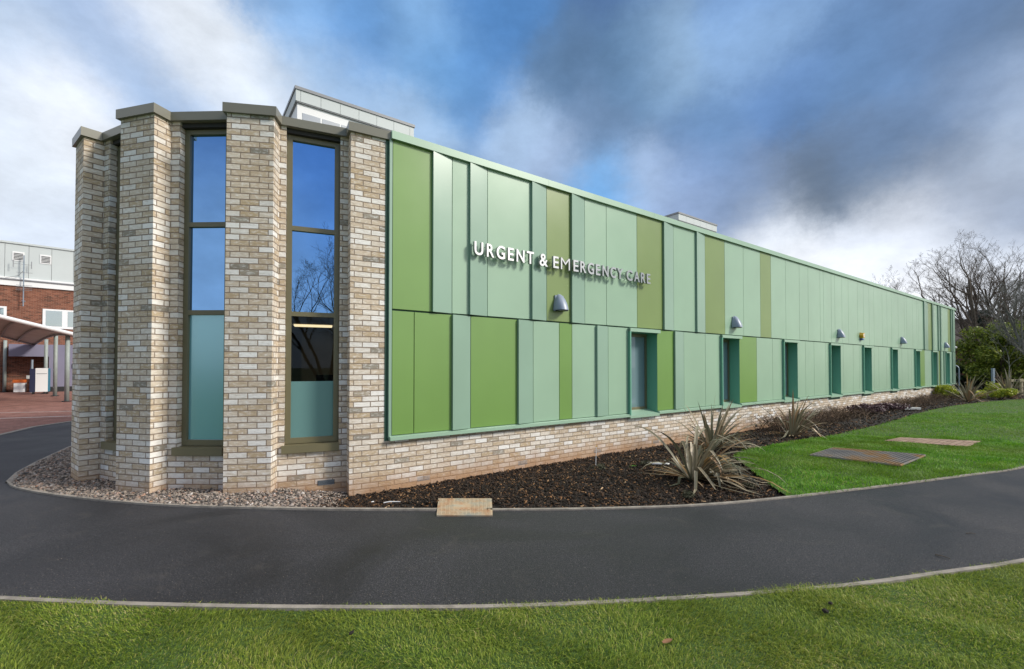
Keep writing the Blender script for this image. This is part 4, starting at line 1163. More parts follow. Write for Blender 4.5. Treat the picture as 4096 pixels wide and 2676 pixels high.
def flax(x, y, z, n, L, spread, wind, label, seed, W=.045, up=(28, 80), stiff=.25, bent=.22):
    rs = random.Random(seed)
    root = empty('flax_plant', (x, y, z)); tag(root, label, 'flax plant', 'bronze flax plants in the bed')
    V, Fq, Rn = [], [], []
    for i in range(n):
        az = rs.uniform(0, 2 * math.pi)
        if rs.random() < wind[1]: az = wind[0] + rs.gauss(0, .55)
        el = R(rs.uniform(up[0], up[1])); ln = L * rs.uniform(.55, 1.1)
        b = (x + .07 * math.cos(az) * rs.random(), y + .07 * math.sin(az) * rs.random(), z)
        dr = rs.uniform(.25, 1.0) * spread
        if rs.random() < stiff: dr *= .25; el = R(rs.uniform(62, 86))
        strip_leaf(V, Fq, Rn, b, az, el, ln, W * rs.uniform(.7, 1.2), dr, rs.uniform(-.5, .5), min(1, max(0, rs.gauss(.52, .22))), twist=rs.uniform(-1.2, 1.2), kink=rs.uniform(.3, .75) if rs.random() < bent else 0)
    mb = MB(); mb.v = V; mb.r = Rn; mb.f = Fq; mb.uv = [None] * len(Fq)
    part(mb, 'leaves', M_FLAX, root)
    V, Fq, Rn = [], [], []
    for i in range(n // 3):
        az = rs.uniform(0, 6.28)
        strip_leaf(V, Fq, Rn, (x, y, z), az, R(rs.uniform(0, 25)), L * rs.uniform(.35, .7), W * .7, .5, rs.uniform(-.6, .6), rs.uniform(.72, 1), seg=6)
    mb = MB(); mb.v = V; mb.r = Rn; mb.f = Fq; mb.uv = [None] * len(Fq)
    part(mb, 'withered_leaves', M_FLAX, root)
    return root
flax(2.60, 6.62, -.03, 82, 1.22, 2.9, (-.38, .60), 'nearest floppy bronze flax plant drooping over the mulch by the path', 3, .050, (10, 66), .12, .35)
flax(3.95, 9.05, -.08, 60, 1.2, 2.3, (.1, .25), 'spiky bronze flax plant just behind the nearest one, against the brick plinth', 5, .047, (15, 75), .22, .3)
flax(6.55, 10.7, -.05, 54, 1.1, 1.9, (.0, .5), 'bronze flax plant with upright spikes half way along the mulch bed', 8, .045)
flax(20.9, 20.9, -.02, 46, 1.45, 1.3, (-.2, .35), 'bronze flax plant among yellow shrubs beyond the far end of the lawn', 9, .065)
flax(25.0, 22.9, -.02, 46, 1.5, 1.1, (.3, .2), 'bronze flax plant in front of the timber tree stake at the right edge', 12, .065)

def leaf_cloud(n, centres, size, seed, flat=.5):
    """n leaf quads in clumps; centres: (x,y,z,rx,ry,rz,weight)"""
    r_ = np.random.default_rng(seed)
    w = np.array([c[6] for c in centres], float); w /= w.sum()
    idx = r_.choice(len(centres), n, p=w); Cn = np.array(centres)[idx]
    d = r_.normal(size=(n, 3)); d /= np.linalg.norm(d, axis=1)[:, None]
    rad = r_.uniform(.25, 1, n) ** .5
    P = Cn[:, :3] + d * rad[:, None] * Cn[:, 3:6]
    s_ = size * r_.uniform(.6, 1.35, n)
    nrm = d * .6 + r_.normal(size=(n, 3)) * .7 + np.array([0, 0, flat]); nrm /= np.linalg.norm(nrm, axis=1)[:, None]
    t = np.cross(nrm, r_.normal(size=(n, 3))); t /= np.linalg.norm(t, axis=1)[:, None]
    b = np.cross(nrm, t)
    V = np.empty((n, 4, 3))
    V[:, 0] = P - t * s_[:, None]; V[:, 1] = P + b * s_[:, None] * .45; V[:, 2] = P + t * s_[:, None]; V[:, 3] = P - b * s_[:, None] * .45
    rn = np.clip(r_.beta(2, 2.2, n), 0, 1)
    return V.reshape(-1, 3), (np.arange(n) * 4)[:, None] + np.array([[0, 1, 2, 3]]), np.repeat(rn, 4)
def add_cloud(name, n, centres, size, seed, mat, parent, flat=.5):
    V, F_, rn = leaf_cloud(n, centres, size, seed, flat)
    o = np_mesh(name, V, [F_], mat, rn)
    o.parent = parent; o.matrix_parent_inverse = parent_world(parent).inverted()
    return o
def stems(base, tips, r0, mat, parent, seed, name='stem'):
    rs = random.Random(seed); mb = MB()
    for t in tips:
        b = Vector(base); t = Vector(t); path = []
        for k in range(6):
            f = k / 5; q = b.lerp(t, f); q += Vector((rs.gauss(0, .03), rs.gauss(0, .03), 0)) * (t - b).length * math.sin(f * 3.14)
            q.z += (t - b).length * .12 * math.sin(f * 3.14)
            path.append(q)
        mb.cur = rs.random()
        mb.tube(path, [r0 * (1 - .8 * k / 5) for k in range(6)], 5, False)
    return part(mb, name, mat, parent)

def small_shrub(name, x, y, z, r, h, n, size, mat, label, cat, group, seed, lobes=6):
    rs = random.Random(seed); root = empty(name, (x, y, z)); tag(root, label, cat, group)
    cs = []
    for k in range(lobes):
        a = rs.uniform(0, 6.28); q = r * rs.uniform(.1, .75)
        cs.append((x + q * math.cos(a), y + q * math.sin(a), z + h * rs.uniform(.35, .8), r * .45, r * .45, h * .33, rs.uniform(.5, 1)))
    add_cloud('foliage', n, cs, size, seed, mat, root)
    stems((x, y, z - .05), [(c[0], c[1], c[2]) for c in cs], .012, M_DEAD, root, seed)
    return root
YG = 'yellow green shrubs at the end of the lawn'
small_shrub('yellow_shrub', 22.35, 23.4, -.03, .95, .62, 1800, .06, M_YSH, 'yellow green shrub at the far foot of the brick plinth', 'shrub', YG, 21)
small_shrub('yellow_shrub', 23.1, 22.6, -.03, .55, .42, 900, .055, M_YSH, 'low yellow green shrub right of the far flax plant, behind its leaves', 'shrub', YG, 22)
small_shrub('yellow_shrub', 23.75, 22.15, -.03, .55, .55, 1200, .055, M_YSH, 'brightest yellow shrub in front of the grey metal post', 'shrub', YG, 23)
small_shrub('yellow_shrub', 26.4, 24.6, -.03, .6, .75, 1000, .055, M_YSH, 'yellow green shrub between the grey metal post and the timber stake', 'shrub', YG, 24)
# fresh weed and grey tufts in the mulch
small_shrub('leafy_weed', 1.962, 7.5, -.09, .10, .07, 130, .028, M_WEED, 'small bright green leafy weed in the dark mulch', 'weed', None, 31, 5)
for k, (x, y, lab) in enumerate(((1.38, 7.3, 'small grey green tuft left of the bright green weed'), (2.22, 7.55, 'small grey green tuft just right of the bright green weed'), (2.2, 5.72, 'grey green tuft in the mulch close to the path kerb'),
                                 (3.32, 6.75, 'grey green tuft at the lower lawn corner, right of the nearest flax'), (3.6, 7.4, 'grey green tuft along the lawn edge above the lower corner'), (4.9, 9.5, 'grey green tuft in the mulch between the second and third flax plants'), (3.15, 6.15, 'grey green tuft beside the tip of the nearest flax leaves'))):
    small_shrub('grey_tuft', x, y, float(bed_h(np.array([x]), np.array([y]))[0]) - .01, .13, .11, 420, .014, M_TUFT, lab, 'plant', 'grey green tufts in the mulch', 40 + k, 5)
# dead twiggy shrubs and purple leaved plants against the plinth
def dead_shrub(t, o, r, h, n, label, seed):
    rs = random.Random(seed); x, y = W2(t, o); root = empty('dead_shrub', (x, y, -.08)); tag(root, label, 'shrub', 'brown twiggy shrubs along the plinth')
    mb = MB()
    for i in range(n):
        a = rs.uniform(0, 6.28); q = r * rs.uniform(.2, 1.1); b = Vector((x + rs.gauss(0, r * .45), y + rs.gauss(0, r * .45), -.1))
        tip = b + Vector((q * math.cos(a), q * math.sin(a), h * rs.uniform(.5, 1.2)))
        mid = b.lerp(tip, .55) + Vector((rs.gauss(0, .05), rs.gauss(0, .05), .05))
        mb.cur = rs.random(); mb.tube([b, mid, tip], [.006, .0045, .002], 3, False)
        for q2 in range(3):
            s0 = mid.lerp(tip, rs.random()); mb.tube([s0, s0 + Vector((rs.gauss(0, .09), rs.gauss(0, .09), rs.uniform(.01, .13)))], [.003, .0015], 3, False)
    part(mb, 'twigs', M_DEAD, root)
    cs = [(x + rs.gauss(0, r * .5), y + rs.gauss(0, r * .5), h * .3, r * .4, r * .4, h * .3, 1) for _ in range(5)]
    add_cloud('dry_leaves', int(n * 1.3), cs, .022, seed, M_DEAD, root)
ds = [(10.7, .55, 'brown twiggy shrub just right of the third flax plant'), (12.2, .45, 'first of the dense brown twiggy shrubs, below the third recessed window'), (13.6, .6, 'brown twiggy shrub between two small dark wall vents right of the third recessed window'),
      (15.2, .5, 'brown twiggy shrub left of the purple leaved plants'), (20.8, .5, 'brown twiggy shrub right of the purple leaved plants'), (22.6, .55, 'brown twiggy shrub below the sixth recessed window'), (24.6, .5, 'brown twiggy shrub past the white flat stone'), (26.8, .5, 'brown twiggy shrub below the seventh recessed window'), (29.5, .5, 'last brown twiggy shrub before the yellow shrubs')]
for k, (t, o, lab) in enumerate(ds): dead_shrub(t, o, .62 + .03 * k, .34, 130, lab, 60 + k)
for k, (t, o, lab) in enumerate(((16.6, .55, 'purple leaved low plant at the left end of its clump'), (17.8, .6, 'purple leaved low plant in the middle of its clump, below the fifth recessed window'), (19.2, .7, 'purple leaved low plant nearest the white flat stone'))):
    x, y = W2(t, o)
    small_shrub('purple_plant', x, y, -.08, .6, .32, 620, .05, M_PURP, lab, 'plant', 'purple leaved plants along the plinth', 80 + k, 7)

# bare trees: tapered limbs that fork down to fine twigs
def bare_tree(name, base, h, r0, seed, mat, label, lean=(0, 0), stems_=1, spread=.55, levels=5, fork=.28, group='bare winter trees', dens=1.0, rootsplit=False):
    rs = random.Random(seed)
    root = empty(name, base); tag(root, label, 'tree', group)
    tr, cr, tw = MB(), MB(), MB()
    def limb(p, d, L, r, lev):
        seg = 7 if lev < 2 else (5 if lev < 4 else 3)
        path = [p.copy()]; rad = [r]; q = p.copy(); dd = d.copy()
        for k in range(seg):
            wob = (.10, .16, .2, .24, .3, .34)[min(lev, 5)]
            dd = (dd + Vector((rs.gauss(0, wob), rs.gauss(0, wob), rs.gauss(0, wob * .7) + (.10 if lev else .03)))).normalized()
            q = q + dd * (L / seg); path.append(q.copy()); rad.append(max(.004, r * (1 - .72 * (k + 1) / seg)))
        b = tr if lev == 0 else (cr if lev < 4 else tw)
        b.tube(path, rad, (9, 7, 6, 4, 3, 3)[min(lev, 5)], False)
        if lev >= levels: return
        nch = {0: 7, 1: 6, 2: 6, 3: 5, 4: 4}[lev]
        nch = max(2, int(round(nch * dens + rs.uniform(-.6, .6))))
        for c in range(nch):
            f = (fork if lev == 0 else .22) + (1 - (fork if lev == 0 else .22)) * ((c + rs.random()) / nch)
            i = min(seg - 1, int(f * seg)); pt = path[i].lerp(path[i + 1], f * seg - i)
            ax = (path[i + 1] - path[i]).normalized()
            sd = ax.orthogonal().normalized(); sd.rotate(Matrix.Rotation(rs.uniform(0, 6.28), 3, ax))
            ang = rs.uniform(.35, .95) * spread * 1.6
            nd = (ax * math.cos(ang) + sd * math.sin(ang)).normalized()
            limb(pt, nd, L * rs.uniform(.45, .68) * (1.12 - .45 * f), max(.0045, rad[i] * rs.uniform(.45, .68)), lev + 1)
        # leader carries on
    B = Vector(base)
    for s_ in range(stems_):
        a = 6.28 * s_ / stems_ + rs.random()
        k = 0 if stems_ == 1 else (.32 if stems_ < 4 else .30 + .35 * rs.random())
        d = Vector((lean[0] + k * math.cos(a), lean[1] + k * math.sin(a), 1)).normalized()
        limb(B + Vector((.25 * k * math.cos(a), .25 * k * math.sin(a), -.25)), d, h * (.62 if levels >= 5 else .6), r0, 0)
    part(tr, 'trunk', mat, root, True); part(cr, 'branches', mat, root, True); part(tw, 'twigs', mat, root)
    return root
bare_tree('bare_tree', (37.0, 35.0, 0), 14.2, .20, 101, M_BARK, 'leftmost tall bare tree, its limbs reaching over the green parapet', (-.26, .05), 5, .58, dens=.76, fork=.2)
bare_tree('bare_tree', (39.6, 37.5, 0), 14.4, .20, 102, M_BARK, 'tall bare tree with an ivy clad trunk behind the evergreen shrub', (-.06, 0), 4, .55, dens=.72, fork=.2)
bare_tree('bare_tree', (43.6, 39.0, 0), 15.0, .20, 103, M_BARK, 'tall bare dark barked tree near the right edge, right of the ivy clad one', (.02, 0), 4, .55, dens=.72, fork=.2)
bare_tree('bare_tree', (33.5, 28.2, 0), 9.5, .16, 104, M_BARKP, 'slender pale barked bare tree leaning left behind the timber stake', (-.75, .15), 2, .55, dens=.85)
iv = [(38.9 + random.gauss(0, .25) - .10 * k, 36.9, 1.0 + .6 * k, .42, .42, .45, 1) for k in range(9)]
ivo = empty('ivy', (38.9, 36.9, 0)); tag(ivo, 'dark ivy climbing the trunk of the middle bare tree', 'ivy')
add_cloud('foliage', 5200, iv, .07, 300, M_IVY, ivo); stems((39.2, 36.9, 0), [(c[0], c[1], c[2]) for c in iv[::2]], .03, M_BARK, ivo, 301)

def evergreen(x, y, r, h, n, label, seed, mat=None, size=.10, lobes=40):
    rs = random.Random(seed); root = empty('evergreen_shrub', (x, y, 0)); tag(root, label, 'shrub', 'evergreen shrubs behind the building')
    cs = []
    for k in range(lobes):
        a = rs.uniform(0, 6.28); f = rs.random(); q = r * math.sqrt(rs.random()) * (1 - .45 * f * f)
        cs.append((x + q * math.cos(a), y + q * math.sin(a) * .8, h * (.12 + .82 * f), r * rs.uniform(.18, .34), r * rs.uniform(.18, .34), h * rs.uniform(.10, .19), rs.uniform(.5, 1.2)))
    add_cloud('foliage', n, cs, size, seed, mat or M_EVER, root, .8)
    stems((x, y, -.1), [(c[0], c[1], c[2]) for c in cs[::2]], .06, M_BARK, root, seed)
    return root
evergreen(33.6, 31.2, 2.6, 4.4, 17000, 'large olive green evergreen shrub beside the far wall corner', 201)
evergreen(37.4, 31.8, 2.2, 3.2, 12000, 'lower evergreen shrub right of the largest one, behind the grey post', 202)
evergreen(41.0, 33.5, 2.8, 2.6, 9000, 'dark low evergreen thicket behind the timber stake', 203, M_IVY)
evergreen(32.0, 32.5, 1.6, 1.5, 3000, 'low dark evergreen shrub at the foot of the grey garden wall', 204, M_IVY)

# timber stake with a sapling
ts = empty('tree_stake', (27.5, 24.9, 0)); tag(ts, 'pale timber two post tree stake with cross rail at the right edge', 'tree stake')
for x in (27.17, 27.85):
    mb = MB(); mb.prism([(x - .05, 24.85), (x + .05, 24.85), (x + .05, 24.95), (x - .05, 24.95)], -.1, .92); part(mb, 'post', M_TIMBER, ts)
mb = MB(); mb.prism([(27.1, 24.80), (27.92, 24.80), (27.92, 24.848), (27.1, 24.848)], .76, .89); part(mb, 'cross_rail', M_TIMBER, ts)
mb = MB(); mb.tube([(27.52, 24.78, .78), (27.52, 24.78, .88)], .075, 12); part(mb, 'rubber_tie', M_BLACK, ts)
bare_tree('sapling', (27.52, 24.97, 0), 5.2, .03, 111, M_BARKP, 'thin young sapling tied to the timber stake', (0, 0), 1, .4, 3, .5, None, .7)
mb = MB(); mb.prism([(28.00, 26.5), (28.11, 26.5), (28.11, 26.61), (28.00, 26.61)], -.1, 1.46)
pst = empty('metal_post', (28.05, 26.55, 0)); tag(pst, 'square grey metal post standing in front of the evergreen shrubs', 'post')
part(mb, 'shaft', M_GALV, pst); mb = MB(); mb.box((28.055, 26.555, 1.472), (.13, .13, .024)); part(mb, 'cap', M_GALV, pst)
hr = empty('handrail', (26.8, 27.4, 0)); tag(hr, 'bent galvanised tube handrail by the far wall corner', 'handrail')
mb = MB(); path = [(26.85, 27.35, -.05), (26.85, 27.35, 1.45)] + [(26.85 - .2 * (1 - math.cos(a)), 27.35 + .1 * (1 - math.cos(a)), 1.45 + .2 * math.sin(a)) for a in (.4, .8, 1.2, 1.57)] + [(25.0, 28.3, 1.65)]
mb.tube(path, .032, 10); part(mb, 'rail', M_GALV, hr)
mb = MB(); mb.tube([(25.2, 28.2, -.05), (25.2, 28.2, 1.65)], .032, 10); part(mb, 'rear_leg', M_GALV, hr)
gw = empty('garden_wall', (31.5, 35, 0)); tag(gw, 'pale grey rendered wall behind the handrail at the far corner', 'wall')
mb = MB(); mb.prism([(28.5, 36.2), (33.6, 34.2), (33.7, 34.45), (28.6, 36.45)], -.1, 2.05); part(mb, 'wall_face', M_GALV if False else M_GREYT, gw)
mb = MB(); mb.prism([(28.4, 36.15), (33.65, 34.1), (33.8, 34.5), (28.6, 36.5)], 2.052, 2.13); part(mb, 'wall_coping', M_ROOF, gw)

# house behind the trees
def tile_mat():
    m, nt, b, out = newmat('dark_roof_tiles'); g = N(nt)
    t = g.n('ShaderNodeTexBrick'); g.l(g.uv(), t.inputs['Vector']); t.inputs['Scale'].default_value = 1
    t.inputs['Color1'].default_value = (.045, .034, .030, 1); t.inputs['Color2'].default_value = (.085, .066, .058, 1); t.inputs['Mortar'].default_value = (.012, .010, .010, 1)
    t.inputs['Brick Width'].default_value = .3; t.inputs['Row Height'].default_value = .25; t.inputs['Mortar Size'].default_value = .02
    g.l(t.outputs[0], b.inputs['Base Color']); b.inputs['Roughness'].default_value = .85
    return m
M_TILE = tile_mat()
hs = empty('brick_house', (58, 52, 0)); tag(hs, 'red brick house with dark tiled roof behind the bare trees', 'house')
def hp(u, v): # u along front, v depth
    d = np.array([.94, -.34]); n_ = np.array([.34, .94]); p = np.array([43.0, 50.5]) + d * u + n_ * v; return (float(p[0]), float(p[1]))
mb = MB(); z1 = 3.6
bquad(mb, hp(0, 0), hp(24, 0), -.1, z1, 0); bquad(mb, hp(24, 0), hp(24, 8), -.1, z1, 0); bquad(mb, hp(0, 8), hp(0, 0), -.1, z1, 0); bquad(mb, hp(24, 8), hp(0, 8), -.1, z1, 0)
for u in (0, 24):
    mb.face([(*hp(u, 0), z1), (*hp(u, 8), z1), (*hp(u, 4), 6.7)], [(0, 0), (8, 0), (4, 3.1)])
part(mb, 'house_wall', brick_red, hs)
mb = MB()
mb.face([(*hp(-.4, -.5), 3.35), (*hp(24.4, -.5), 3.35), (*hp(24.4, 4), 6.95), (*hp(-.4, 4), 6.95)], [(0, 0), (25, 0), (25, 6), (0, 6)])
mb.face([(*hp(24.4, 8.5), 3.35), (*hp(-.4, 8.5), 3.35), (*hp(-.4, 4), 6.95), (*hp(24.4, 4), 6.95)], [(0, 0), (25, 0), (25, 6), (0, 6)])
rf = part(mb, 'roof', M_TILE, hs)
mb = MB(); mb.prism([hp(8, 3.6), hp(9, 3.6), hp(9, 4.4), hp(8, 4.4)], 6.3, 7.9); part(mb, 'chimney', M_ROOF, rf)
for u in (3, 9, 15):
    mb = MB(); mb.prism([hp(u, -.03), hp(u + 1.6, -.03), hp(u + 1.6, .05), hp(u, .05)], 1.0, 2.3); f_ = part(mb, 'window', M_WHITE, hs)
    mb = MB(); mb.prism([hp(u + .1, -.05), hp(u + 1.5, -.05), hp(u + 1.5, -.031), hp(u + .1, -.031)], 1.1, 2.2); part(mb, 'pane', M_GLASSW, f_)
# trees on the far side of the car park, behind the camera: they mirror in the tall windows
bare_tree('bare_tree', (10.5, -24.0, 0), 15, .15, 105, M_BARK, 'bare tree mirrored in the tall window beside the green panels', (0, 0), 5, .5, 5, dens=.8)
bare_tree('bare_tree', (17.5, -30.0, 0), 14, .24, 106, M_BARK, 'bare tree far behind the viewer, right of the mirrored one', (0, 0), 2, .5, 4)

# ------------------------------------------------------------------ older building, canopy and bins on the left
D2 = np.array([.705, .709]); N2 = np.array([.709, -.705]); Q0 = np.array([-31.4, 28.0])
def B2(s, o=0.0): p = Q0 + D2 * s + N2 * o; return (float(p[0]), float(p[1]))
def bbox(mb, s0, s1, o0, o1, z0, z1): mb.prism([B2(s0, o1), B2(s1, o1), B2(s1, o0), B2(s0, o0)], z0, z1)
ob = empty('brick_building', (*B2(3), 0)); tag(ob, 'older red brick hospital block with pale grey panelled upper storey on the left', 'building')
mb = MB(); bquad(mb, B2(-6), B2(12), -.1, 6.62, 0); bquad(mb, B2(12), B2(12, -14), -.1, 6.62, 0); bquad(mb, B2(-6, -14), B2(-6), -.1, 6.62, 0)
part(mb, 'brick_wall', brick_red, ob)
mb = MB(); bbox(mb, -6.02, 12.02, -14, .10, 6.625, 7.15); part(mb, 'white_band', M_WHITE, ob)
mb = MB(); mb.tube([(*B2(-6, .14), 7.02), (*B2(12, .14), 6.98)], .045, 8); part(mb, 'conduit_pipe', M_GREYT, ob)
mb = MB(); sx = [.05 + 1.02 * k for k in range(-6, 12)]
for a, b in zip(sx, sx[1:]): bbox(mb, a + .008, b - .008, -6, 0, 7.155, 9.25)
part(mb, 'grey_panelling', M_GREYP, ob)
mb = MB(); bbox(mb, -6.1, 12.1, -6.1, .07, 9.255, 9.37); part(mb, 'parapet_trim', M_GREYP, ob)
for s in (.42, 1.62):
    mb = MB(); bbox(mb, s - .06, s + .46, .002, .03, 8.2, 8.78); v_ = part(mb, 'roof_vent', M_WHITE, ob)
    mb = MB()
    for k in range(5): bbox(mb, s, s + .4, .031, .04, 8.27 + k * .09, 8.32 + k * .09)
    part(mb, 'louvre', M_BLACK, v_)
for s0, s1 in ((-1.6, .17), (1.72, 3.75)):
    mb = MB(); bbox(mb, s0, s1, -.05, .05, 4.05, 5.3); f_ = part(mb, 'window', M_WHITE, ob)
    n_ = 2
    for k in range(n_):
        a = s0 + .14 + k * (s1 - s0) / n_
        mb = MB(); bbox(mb, a, a + (s1 - s0) / n_ - .26, .051, .058, 4.2, 5.2); part(mb, 'pane', M_GLASSW, f_)
# aerial
ae = empty('aerial', (*B2(.87, .3), 5.6)); tag(ae, 'television aerial mast with dipoles fixed to the old brick block', 'aerial')
mb = MB(); mb.tube([(*B2(.87, .3), 5.35), (*B2(.87, .3), 8.55)], .03, 6); part(mb, 'mast', M_GALV, ae)
mb = MB()
for k, z in enumerate((6.35, 6.45, 6.55, 6.65, 7.45)):
    mb.tube([(*B2(.55, .35), z), (*B2(1.25, .35), z + .02)], .012, 4)
for s in (.42, 1.2): mb.tube([(*B2(s, .3), 7.75), (*B2(s, .3), 8.2)], .02, 5)
mb.tube([(*B2(.42, .3), 7.98), (*B2(1.2, .3), 7.98)], .01, 4)
part(mb, 'dipoles', M_GREYT, ae)
mb = MB(); mb.tube([(*B2(.87, .3), 7.6), (*B2(.65, .32), 7.25), (*B2(.1, .2), 7.05)], .012, 4); part(mb, 'cable', M_BLACK, ae)
mb = MB(); mb.tube([(*B2(.8, .2), 5.7), (*B2(.94, .02), 5.7)], .03, 5); part(mb, 'wall_bracket', M_GALV, ae)

# lilac annexe under the canopy
lx = empty('lilac_annexe', (*B2(3, 1.5), 0)); tag(lx, 'low lilac rendered annexe with a shadowed doorway under the canopy', 'building')
mb = MB(); bbox(mb, 2.05, 9.0, .02, 1.5, -.05, 2.95); part(mb, 'rendered_wall', M_LILAC, lx)
mb = MB(); bbox(mb, .35, 2.045, .02, 1.5, 2.2, 2.94); part(mb, 'door_lintel', M_LILAC, lx)
mb = MB(); bbox(mb, 2.04, 9.03, 1.502, 1.53, -.05, .32); part(mb, 'skirting', M_BLACK, lx)
mb = MB(); bbox(mb, 3.7, 4.05, 1.502, 1.55, 1.35, 2.0); f_ = part(mb, 'window', M_WHITE, lx)
mb = MB(); bbox(mb, 3.75, 4.0, 1.551, 1.556, 1.41, 1.94); part(mb, 'pane', M_GLASSD, f_)
mb = MB(); bbox(mb, 3.1, 3.25, 1.502, 1.56, 1.5, 1.75); part(mb, 'intercom', M_BLACK, lx)

# canopy: membrane roof, rim tube, ribs, posts
cp = empty('entrance_canopy', (-22, 22, 0)); tag(cp, 'white rimmed membrane canopy on round posts in front of the brick block', 'canopy')
rim = spline([(-19.85, 20.9), (-19.8, 19.2), (-19.75, 17.5), (-19.6, 14.5), (-19.4, 11.0)], 4)
def rz(y): return 3.03 + (20.6 - y) * .155 - max(0, 17.5 - y) ** 2 * .02
back = lambda p: (p[0] - 8.2 - .25 * (p[1] - 15), p[1] + 7.2)
mb = MB(); G_ = []
for p in rim:
    q = back(p); row = []
    for k in range(9):
        f = k / 8; row.append((p[0] + (q[0] - p[0]) * f, p[1] + (q[1] - p[1]) * f, rz(p[1]) + .35 * math.sin(f * math.pi) - .02 * f))
    G_.append(row)
nr = len(G_)
V = [v for row in G_ for v in row]; V2 = [(a, b, c + .03) for a, b, c in V]
Fc = []
for i in range(nr - 1):
    for k in range(8):
        q = i * 9 + k; Fc.append((q, q + 1, q + 10, q + 9)); Fc.append((len(V) + q, len(V) + q + 9, len(V) + q + 10, len(V) + q + 1))
mb.mesh(V + V2, Fc); part(mb, 'membrane', M_MEMB, cp, True)
mb = MB(); mb.tube([(p[0], p[1], rz(p[1]) + .02) for p in rim], .085, 12); part(mb, 'rim_tube', M_WHITE, cp, True)
for i in range(0, nr, 3):
    mb = MB(); mb.tube([(a, b, c - .05) for a, b, c in G_[i]], .05, 8); part(mb, 'rib', M_GREYT, cp, True)
mb = MB(); mb.tube([(row[8][0], row[8][1], row[8][2] - .03) for row in G_], .06, 8); part(mb, 'back_beam', M_GREYT, cp, True)
for (x, y, zt) in ((-20.165, 20.637, 3.05), (-24.457, 24.381, 3.35), (-27.6, 26.95, 3.2), (-31.2, 28.0, 3.2)):
    mb = MB(); mb.tube([(x, y, -.02), (x, y, zt)], .085, 12); po = part(mb, 'post', M_POSTG, cp, True)
    mb = MB(); mb.tube([(x, y, -.01), (x, y, .04)], .17, 12); part(mb, 'base_plate', M_BLACK, po)
sp_ = empty('sign_post', (-29.1, 27.6, 0)); tag(sp_, 'short white post with a small plate in the annexe doorway', 'post')
mb = MB(); mb.tube([(-29.1, 27.6, -.02), (-29.1, 27.6, 2.0)], .055, 8); part(mb, 'pole', M_GALV, sp_)
mb = MB(); mb.box((-29.05, 27.52, .95), (.42, .03, .2), .75); part(mb, 'plate', M_MEMB, sp_)
# bins, trolley and cabinet
def bin_(x, y, lidm, label, s=1.0):
    r_ = empty('clinical_bin', (x, y, 0), .75); tag(r_, label, 'bin', 'clinical bins by the doorway')
    mb = MB(); mb.prism([(-.24 * s, -.22), (.24 * s, -.22), (.27 * s, .24), (-.27 * s, .24)], .03, .60); mb.build('bin_body', M_WHITE, r_)
    mb = MB(); mb.prism([(-.28 * s, -.26), (.28 * s, -.26), (.28 * s, .28), (-.28 * s, .28)], .602, .78); mb.build('bin_lid', lidm, r_)
bin_(-30.15, 27.9, M_ORANGE, 'white bin with an orange lid at the annexe doorway')
bin_(-29.35, 28.15, M_BLACK, 'white bin with a dark lid at the annexe doorway')
tl = empty('linen_trolley', (-27.1, 26.2, 0), .72); tag(tl, 'tall white cabinet trolley on castors with a navy side cover', 'trolley')
mb = MB(); mb.box((.05, 0, .82), (.50, .5, 1.35)); mb.build('cabinet', M_WHITE, tl)
mb = MB(); mb.box((-.32, .03, .80), (.22, .55, 1.32)); mb.build('side_cover', M_NAVY, tl)
mb = MB(); mb.box((.335, 0, .82), (.06, .5, 1.33)); mb.build('end_panel', M_TEALP, tl)
mb = MB(); mb.box((.05, -.256, 1.18), (.42, .01, .03)); mb.build('door_handle', M_GREYT, tl)
for x, y in ((-.3, -.2), (.25, -.2), (-.3, .22), (.25, .22)):
    mb = MB(); mb.tube([(x - .03, y, .07), (x + .03, y, .07)], .07, 12); mb.prism([(x - .04, y - .04), (x + .04, y - .04), (x + .04, y + .04), (x - .04, y + .04)], .1, .145); mb.build('castor', M_BLACK, tl)
cb = empty('black_cabinet', (-32.2, 27.1, 0), .75); tag(cb, 'tall black metal cabinet with warning notice at the far left', 'cabinet')
mb = MB(); mb.box((0, 0, .95), (1.3, .6, 1.9)); mb.build('cabinet_body', M_BLACK, cb)
mb = MB(); mb.box((.35, -.303, 1.45), (.34, .005, .2)); mb.build('warning_label', M_YEL, cb)
mb = MB(); mb.box((.35, -.303, 1.22), (.38, .005, .24)); mb.build('white_notice', M_WHITE, cb)
mb = MB(); mb.tube([(.75, -.25, .9), (.75, -.25, 1.6)], .03, 6); mb.build('grab_rail', M_WHITE, cb)

# ------------------------------------------------------------------ scattered litter
def twig(name, x, y, z, L, a, mat, label, cat, r=.006, grp=None):
    root = MB(); d = Vector((math.cos(a), math.sin(a), 0)); p = Vector((x, y, z))
    root.cur = .5
    root.tube([p, p + d * L * .5 + Vector((0, 0, .008)), p + d * L + Vector((-.4 * d.y * L * .2, .4 * d.x * L * .2, .002))], [r, r * .9, r * .5], 6)
    return tag(root.build(name, mat), label, cat, grp)
twig('twig', 4.38, 4.42, .006, .075, -.4, M_BARK, 'dark twig lying on the right of the tarmac path', 'twig', .004)
twig('twig', 3.62, 3.92, .007, .10, -1.2, M_BARK, 'dark bent twig at the kerb of the front lawn', 'twig', .005)
def clod(x, y, s, label, name='soil_clod', mat=None, cat='soil clod'):
    bm = bmesh.new(); bmesh.ops.create_icosphere(bm, subdivisions=2, radius=s)
    for v in bm.verts:
        v.co *= 1 + random.uniform(-.25, .25); v.co.z *= .5; v.co.x *= 1.4
    me = bpy.data.meshes.new(name); bm.to_mesh(me); bm.free(); me.materials.append(mat or M_SOIL)
    o = bpy.data.objects.new(name, me); COL.objects.link(o); o.location = (x, y, .042); o.rotation_euler.z = random.uniform(0, 3)
    tag(o, label, cat, None)
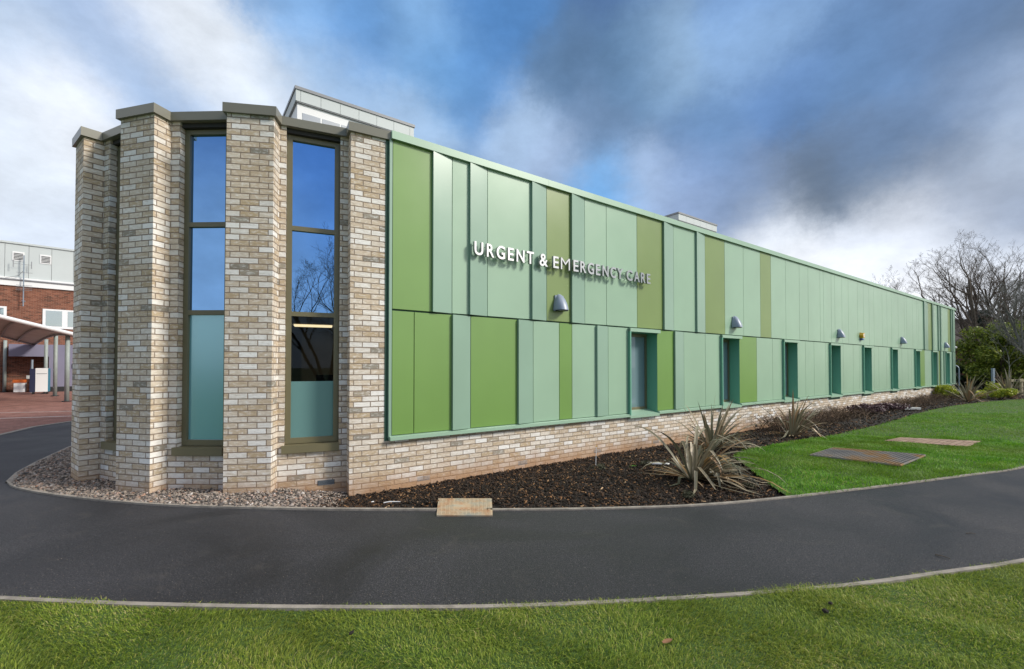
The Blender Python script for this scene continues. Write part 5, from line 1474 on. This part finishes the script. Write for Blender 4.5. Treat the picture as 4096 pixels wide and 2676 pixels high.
clod(-.95, 2.72, .014, 'small dark soil clod in the front grass left of centre')
clod(2.02, 2.96, .019, 'larger of the two dark soil clods in the front grass on the right')
clod(2.12, 3.06, .014, 'smaller of the two dark soil clods in the front grass on the right')
clod(-1.62, 5.32, .012, 'small white stone lying in the mulch beside the pillar corner', 'white_stone', M_WHITE, 'stone')
mb = MB(); V, Fq, Rn = [], [], []
strip_leaf(V, Fq, Rn, (.86, 2.62, .045), .4, .1, .07, .034, .3, 0, .5, 5); mb.v, mb.f, mb.r, mb.uv = V, Fq, Rn, [None] * len(Fq)
tag(mb.build('fallen_leaf', M_TIMBER if False else simple('brown_leaf', (.22, .11, .05), .7)), 'single brown fallen leaf on the front grass', 'leaf')
mb = MB(); mb.tube([(-1.52, 5.42, .0), (-1.45, 5.43, .010), (-1.33, 5.45, .004)], [.007, .007, .004], 6); tag(mb.build('pale_stick', M_WHITE), 'pale white stick lying on the mulch by the path kerb', 'stick')
x, y = 1.42, 7.75
mk = empty('plant_marker', (x, y, -.1)); tag(mk, 'thin white plant marker stake standing in the mulch', 'marker')
mb = MB(); mb.tube([(x, y, -.12), (x + .012, y, .25)], .006, 5); part(mb, 'stake', M_WHITE, mk); mb = MB(); mb.box((x + .012, y, .255), (.016, .006, .03)); part(mb, 'yellow_tip', M_YEL, mk)
mb = MB(); mb.prism([(2.2, 7.55), (2.56, 7.50), (2.60, 7.54), (2.3, 7.62)], .0, .018); tag(mb.build('white_slate', M_WHITE), 'thin white slate lying on the mulch left of the nearest flax', 'slate')
x, y = W2(19.9, 1.15)
mb = MB(); mb.prism([(x - .35, y - .1), (x + .3, y - .05), (x + .38, y + .12), (x - .2, y + .15)], -.02, .05); tag(mb.build('white_flat_stone', M_MEMB), 'white flat stone in the bed past the purple plants', 'stone')
mb = MB(); mb.tube([(-7.05, 7.55, .06), (-6.75, 7.3, .07), (-6.4, 7.2, .06)], .035, 8); tag(mb.build('black_pipe', M_BLACK), 'short black pipe lying on the gravel at the far left', 'pipe')
